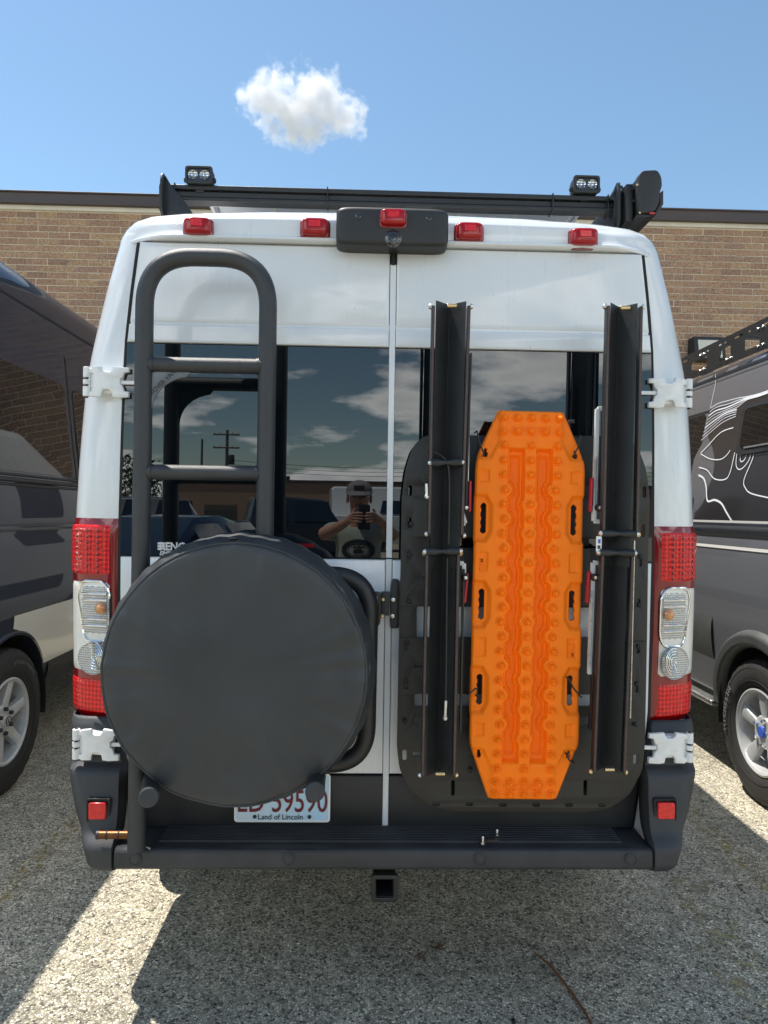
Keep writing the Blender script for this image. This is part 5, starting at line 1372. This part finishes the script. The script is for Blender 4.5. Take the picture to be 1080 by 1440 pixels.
# trees beyond, left of the poles
def tree(x, y, h, r, lab):
    T = thing('tree', lab, 'tree', (x, y, 0))
    tr = MB().tube([(x, y, 0), (x+.1, y, h*.4), (x-.05, y+.1, h*.8)], [.2, .14, .06], 9).build('trunk', M['bark_pole'], T)
    b = MB(); rnd = random.Random(int(x*7))
    for k in range(900):
        d = Vector((rnd.gauss(0, 1), rnd.gauss(0, 1), rnd.gauss(0, 1))).normalized()*r*rnd.random()**.4*(1+.3*noise.noise(Vector((rnd.random()*3, k*.1, 1))))
        c = Vector((x, y, h-r*.8))+Vector((d.x, d.y, d.z*.85)); u_ = Vector((rnd.gauss(0, 1), rnd.gauss(0, 1), rnd.gauss(0, 1))).normalized(); v_ = u_.orthogonal().normalized(); s_ = rnd.uniform(.12, .28)
        b.add([c-u_*s_, c+v_*s_*.5, c+u_*s_, c-v_*s_*.5], [(0, 1, 2, 3)])
    b.build('crown', M['leaf'], T, fix=False)
tree(-17.5, -52, 5.6, 2.4, 'leafy tree mirrored at the left of the rear window'); tree(-10.4, -53, 4.0, 1.6, 'small leafy tree mirrored beside the utility pole')
# vehicles parked behind
def plain_wheel(parent, x, y, z, r, s, wd=.22):
    t_ = MB().lathe([(r*.6, -.5*wd), (r*.9, -.5*wd), (r, -.35*wd), (r, .35*wd), (r*.9, .5*wd), (r*.6, .5*wd), (r*.58, .3*wd), (0, .3*wd)], (x, y, z), (s, 0, 0), 28, False).build('wheel', M['tyre_rubber'], parent)
    MB().lathe([(r*.6, .46*wd), (r*.5, .4*wd), (r*.2, .34*wd), (0, .36*wd)], (x, y, z), (s, 0, 0), 24, False).build('rim', M['alloy'], t_)
def car(name, lab, cat, x, y, ang, stations, mt, glass, wheels, wr):
    """stations: (t along length, half width, floor, shoulder z, roof z, roof half width)"""
    T = thing(name, lab, cat, (x, y, 0), R(ang)); b = MB(); n = 12
    for t, hw_, fl, sh, rf, rw in stations:
        ring = [(-hw_*.92, fl), (-hw_, fl+.2), (-hw_, sh-.05), (-hw_*.96, sh), (-rw, rf-.06), (-rw*.85, rf), (rw*.85, rf), (rw, rf-.06), (hw_*.96, sh), (hw_, sh-.05), (hw_, fl+.2), (hw_*.92, fl)]
        b.v += [(px_, t, pz_) for px_, pz_ in ring]
    m_ = len(stations)
    b.f += [(i*n+k, i*n+(k+1) % n, (i+1)*n+(k+1) % n, (i+1)*n+k) for i in range(m_-1) for k in range(n)]+[tuple(range(n)), tuple((m_-1)*n+k for k in range(n))]
    b.build('body', M[mt], T, ang=30, bev=.015, local=True)
    for (t0, t1, z0, z1, w0, w1) in glass:
        for s in (-1, 1):
            g_ = MB().add([(s*w0, t0, z0), (s*w0, t1, z0), (s*w1, t1-.12, z1), (s*w1, t0+.12, z1)], [(0, 1, 2, 3)]); g_.build('window', M['window_glass'], T, local=True, fix=False)
    for wy_ in wheels:
        for s in (-1, 1): plain_wheel(T, s*.80, wy_, wr, wr, s)
    for ch in T.children: ch.matrix_parent_inverse = Matrix()
    return T
SED = [(-2.2, .70, .35, .75, .80, .6), (-2.0, .86, .25, .88, .95, .66), (-1.3, .90, .22, .95, 1.02, .64), (-.75, .91, .22, .97, 1.36, .58), (-.1, .91, .22, .97, 1.45, .58), (.7, .91, .22, .97, 1.42, .57), (1.35, .90, .22, .98, 1.08, .60), (2.1, .86, .25, .95, .98, .6), (2.3, .72, .4, .8, .84, .55)]
car('parked_car', 'dark blue car mirrored low in the left rear window', 'car', -2.35, -6.4, 8, SED, 'blue_paint', [(-1.1, .1, 1.0, 1.36, .905, .615), (.15, 1.2, 1.0, 1.36, .905, .615)], (-1.35, 1.35), .33)
PCK = [(-2.7, .92, .5, 1.05, 1.1, .85), (-2.6, .97, .45, 1.15, 1.18, .88), (-1.4, .98, .42, 1.18, 1.22, .88), (-1.0, .98, .42, 1.2, 1.82, .70), (.2, .98, .42, 1.2, 1.90, .72), (.9, .98, .42, 1.2, 1.86, .70), (1.05, .98, .42, 1.2, 1.22, .9), (2.7, .98, .45, 1.2, 1.21, .92), (2.75, .96, .5, 1.18, 1.19, .9)]
car('pickup_truck', 'black pickup truck mirrored behind the photographer', 'pickup', -2.3, -17.5, 74, PCK, 'sprinter_paint', [(-1.2, -.1, 1.24, 1.78, .975, .74), (0, .85, 1.24, 1.78, .975, .74)], (-1.7, 1.7), .40)
car('pickup_truck', 'dark pickup truck with cargo mirrored farther left', 'pickup', -6.6, -20.0, 80, PCK, 'transit_paint', [(-1.2, -.1, 1.24, 1.78, .975, .74), (0, .85, 1.24, 1.78, .975, .74)], (-1.7, 1.7), .40)
VNS = [(-2.6, .9, .4, 1.2, 1.3, .8), (-2.4, .98, .35, 1.3, 1.42, .85), (-1.9, .99, .32, 1.4, 2.0, .78), (-1.5, .99, .32, 1.4, 2.42, .78), (0, .99, .32, 1.4, 2.48, .80), (2.6, .99, .32, 1.4, 2.46, .80), (2.7, .96, .36, 1.4, 2.38, .76)]
car('parked_van', 'white van mirrored behind the photographer near the door gap', 'van', 1.3, -25.5, 84, VNS, 'white_paint', [(-1.9, -.6, 1.45, 1.95, .99, .90), (-.4, .9, 1.45, 1.95, .99, .90)], (-1.8, 1.8), .36)

# ================================================================== the photographer
def skin_mesh(name, V, E, Rd, sub=2):
    me = bpy.data.meshes.new(name); me.from_pydata([tuple(v) for v in V], E, [])
    o = bpy.data.objects.new(name, me); C.objects.link(o)
    sk = o.modifiers.new('skin', 'SKIN'); sk.use_smooth_shade = True; sk.branch_smoothing = .6
    for i, d in enumerate(me.skin_vertices[0].data):
        r_ = Rd[i]; d.radius = r_ if isinstance(r_, tuple) else (r_, r_); d.use_root = (i == 0)
    ss = o.modifiers.new('sub', 'SUBSURF'); ss.levels = sub; ss.render_levels = sub
    dg = bpy.context.evaluated_depsgraph_get(); m2 = bpy.data.meshes.new_from_object(o.evaluated_get(dg)); bpy.data.objects.remove(o)
    m2.name = name; m2.shade_smooth(); m2.materials.clear(); return m2
PX, PYY = -.115, -2.575
PER = thing('person', 'person in sage green T-shirt and grey cap photographing with a phone, mirrored in the glass', 'person', (PX, PYY, 0))
def pv(x, y, z): return Vector((PX+x, PYY+y, z))
V = [pv(0, 0, .93), pv(0, -.01, 1.10), pv(0, -.01, 1.28), pv(0, 0, 1.40), pv(0, .01, 1.47), pv(0, .025, 1.53), pv(0, .035, 1.60), pv(0, .03, 1.67)]
Rd = [(.15, .11), (.145, .10), (.155, .11), (.12, .085), .055, .06, (.075, .092), (.068, .082)]
E_ = [(i, i+1) for i in range(7)]
def limb(start, pts, rads):
    p_ = start
    for q_, r_ in zip(pts, rads):
        V.append(q_); Rd.append(r_); E_.append((p_, len(V)-1)); p_ = len(V)-1
    return p_
for s in (-1, 1):
    limb(0, [pv(s*.10, 0, .86), pv(s*.11, .01, .50), pv(s*.115, -.01, .12), pv(s*.12, .02, .05), pv(s*.13, .13, .03)], [.095, .068, .045, .042, .035])
    pxx = .035+s*.052          # the phone sits slightly right of the body axis
    wr_ = limb(3, [pv(s*.17, 0, 1.395), pv(s*.235, .06, 1.365), pv(s*.225+.0, .12, 1.37), pv(pxx+s*.085, .215, 1.435), pv(pxx+s*.050, .255, 1.462), pv(pxx+s*.022, .278, 1.478)], [.062, .050, .046, .032, .030, .032])
    for k in range(4):         # four fingers round the back of the phone, thumb on its edge
        zf = 1.455+k*.018; ln = (.85, .96, 1.0, .9)[k]
        limb(wr_, [pv(pxx+s*.016, .292, zf), pv(pxx+s*(.016-.026*ln), .308, zf+.002), pv(pxx+s*(.016-.050*ln), .309, zf+.001), pv(pxx+s*(.016-.066*ln), .307, zf)], [.0105, .009, .0085, .007])
    limb(wr_, [pv(pxx+s*.022, .268, 1.500), pv(pxx+s*.014, .262, 1.525), pv(pxx+s*.002, .266, 1.542)], [.012, .010, .008])
body_ = link('body', skin_mesh('body', V, E_, Rd), M['skin'], PER)
# face
for s in (-1, 1):
    MB().lathe([(.0, -.004), (.012, 0), (.009, .006), (0, .008)], pv(s*.032, .108, 1.625), (0, 1, 0), 12).build('eye', M['ink_black'], body_)
    superbox(pv(s*.078, .03, 1.605), (.022, .035, .06), .8, 12, 8).build('ear', M['skin'], body_)
superbox(pv(0, .128, 1.598), (.026, .036, .042), .9, 12, 8).build('nose', M['skin'], body_)
superbox(pv(0, .110, 1.560), (.05, .012, .012), .9, 12, 6).build('mouth', M['red_lens_dark'], body_)
# T-shirt
V = [pv(0, 0, .90), pv(0, -.005, 1.10), pv(0, -.005, 1.28), pv(0, 0, 1.395), pv(0, .008, 1.445)]; Rd = [(.185, .14), (.18, .13), (.19, .135), (.15, .105), (.075, .075)]; E_ = [(0, 1), (1, 2), (2, 3), (3, 4)]
for s in (-1, 1): limb(3, [pv(s*.17, 0, 1.395), pv(s*.232, .055, 1.365)], [.078, .068])
sh = link('t_shirt', skin_mesh('t_shirt', V, E_, Rd), M['shirt_sage'], PER)
V = [pv(0, 0, .94), pv(0, 0, .88)]; Rd = [(.165, .125), (.16, .12)]; E_ = [(0, 1)]
for s in (-1, 1): limb(1, [pv(s*.105, 0, .82), pv(s*.112, .01, .50), pv(s*.117, -.005, .08)], [.105, .078, .062])
link('trousers', skin_mesh('trousers', V, E_, Rd), M['jeans'], PER)
for s in (-1, 1): superbox(pv(s*.125, .06, .045), (.10, .28, .09), .6, 18, 12).build('shoe', M['shoe'], PER)
# cap: dome, brim and front label
def dome(u, v):
    a = 2*math.pi*u; e = math.pi/2*v; return pv(.090*math.cos(a)*math.cos(e), .028+.108*math.sin(a)*math.cos(e), 1.645+.088*math.sin(e)**.8)
cp = MB().grid(dome, 36, 12).build('cap', M['cap_grey'], PER, ang=60)
def brim(u, v):
    a = math.pi*(.14+.72*u); r_ = v; return pv((.088+.004*r_)*math.cos(a), .03+(.104+.082*r_*math.sin(a))*math.sin(a), 1.652-.030*r_*math.sin(a)-.012*(math.cos(a)**2)*r_)
br_ = MB().grid(brim, 24, 8).build('brim', M['cap_grey'], cp, ang=60); sol = br_.modifiers.new('s', 'SOLIDIFY'); sol.thickness = .004
superbox(pv(0, .134, 1.678), (.075, .012, .032), .3, 16, 8).build('label', M['bare_edge'], cp)
# phone: its lens is where the picture is taken from
ph = thing('phone', 'dark phone held up by the photographer, mirrored in the glass', 'phone', (CAM[0], CAM[1]-.022, CAM[2]-.10))
plate('case', rrect(CAM[0]-.038, CAM[2]-.115, CAM[0]+.038, CAM[2]+.045, .010), 0, M['phone_body'], ph, th=.008, bev=.002)
for ch in ph.children: ch.data.transform(Matrix.Translation((0, CAM[1]-.030, 0)))
for k, zz_ in enumerate((.030, .008, -.014)):
    MB().lathe([(.008, 0), (.008, .002), (.006, .0022), (0, .0015)], (CAM[0]+.022, CAM[1]-.022, CAM[2]+zz_), (0, 1, 0), 16).build('lens', M['dark_lens'], ph)
# printed oval on the shirt
bvh = BVHTree.FromPolygons([v.co.copy() for v in sh.data.vertices], [tuple(p.vertices) for p in sh.data.polygons])
def on_shirt(x, z, off=.004):
    h = bvh.ray_cast(Vector((PX+x, PYY+1, z)), Vector((0, -1, 0)))[0]
    return (PX+x, (h.y if h else PYY+.13)+off, z)
def ring_decal(rx0, rz0, rx1, rz1, zc2, name, mt, parent, off):
    b = MB()
    b.grid(lambda u, v: on_shirt(-((rx0+(rx1-rx0)*v)*math.cos(2*math.pi*u)), zc2+(rz0+(rz1-rz0)*v)*math.sin(2*math.pi*u), off), 48, 4); return b.build(name, M[mt], parent, fix=False)
pr = ring_decal(.078, .046, .112, .072, 1.265, 'shirt_print', 'ink_black', sh, .005)
ring_decal(.066, .038, .070, .042, 1.265, 'print_ring', 'ink_black', pr, .005)
b = MB(); 
for (x0, z0, x1, z1) in ((-.035, 1.245, .035, 1.262), (-.028, 1.262, .022, 1.273)): b.grid(lambda u, v: on_shirt(x0+(x1-x0)*u, z0+(z1-z0)*v, .005), 8, 2)
for xc2, hh in ((-.022, .016), (.004, .022), (.028, .013)): b.add([on_shirt(xc2-.02, 1.276, .005), on_shirt(xc2+.02, 1.276, .005), on_shirt(xc2, 1.276+hh, .006)], [(0, 1, 2)])
b.build('print_picture', M['ink_black'], pr, fix=False)
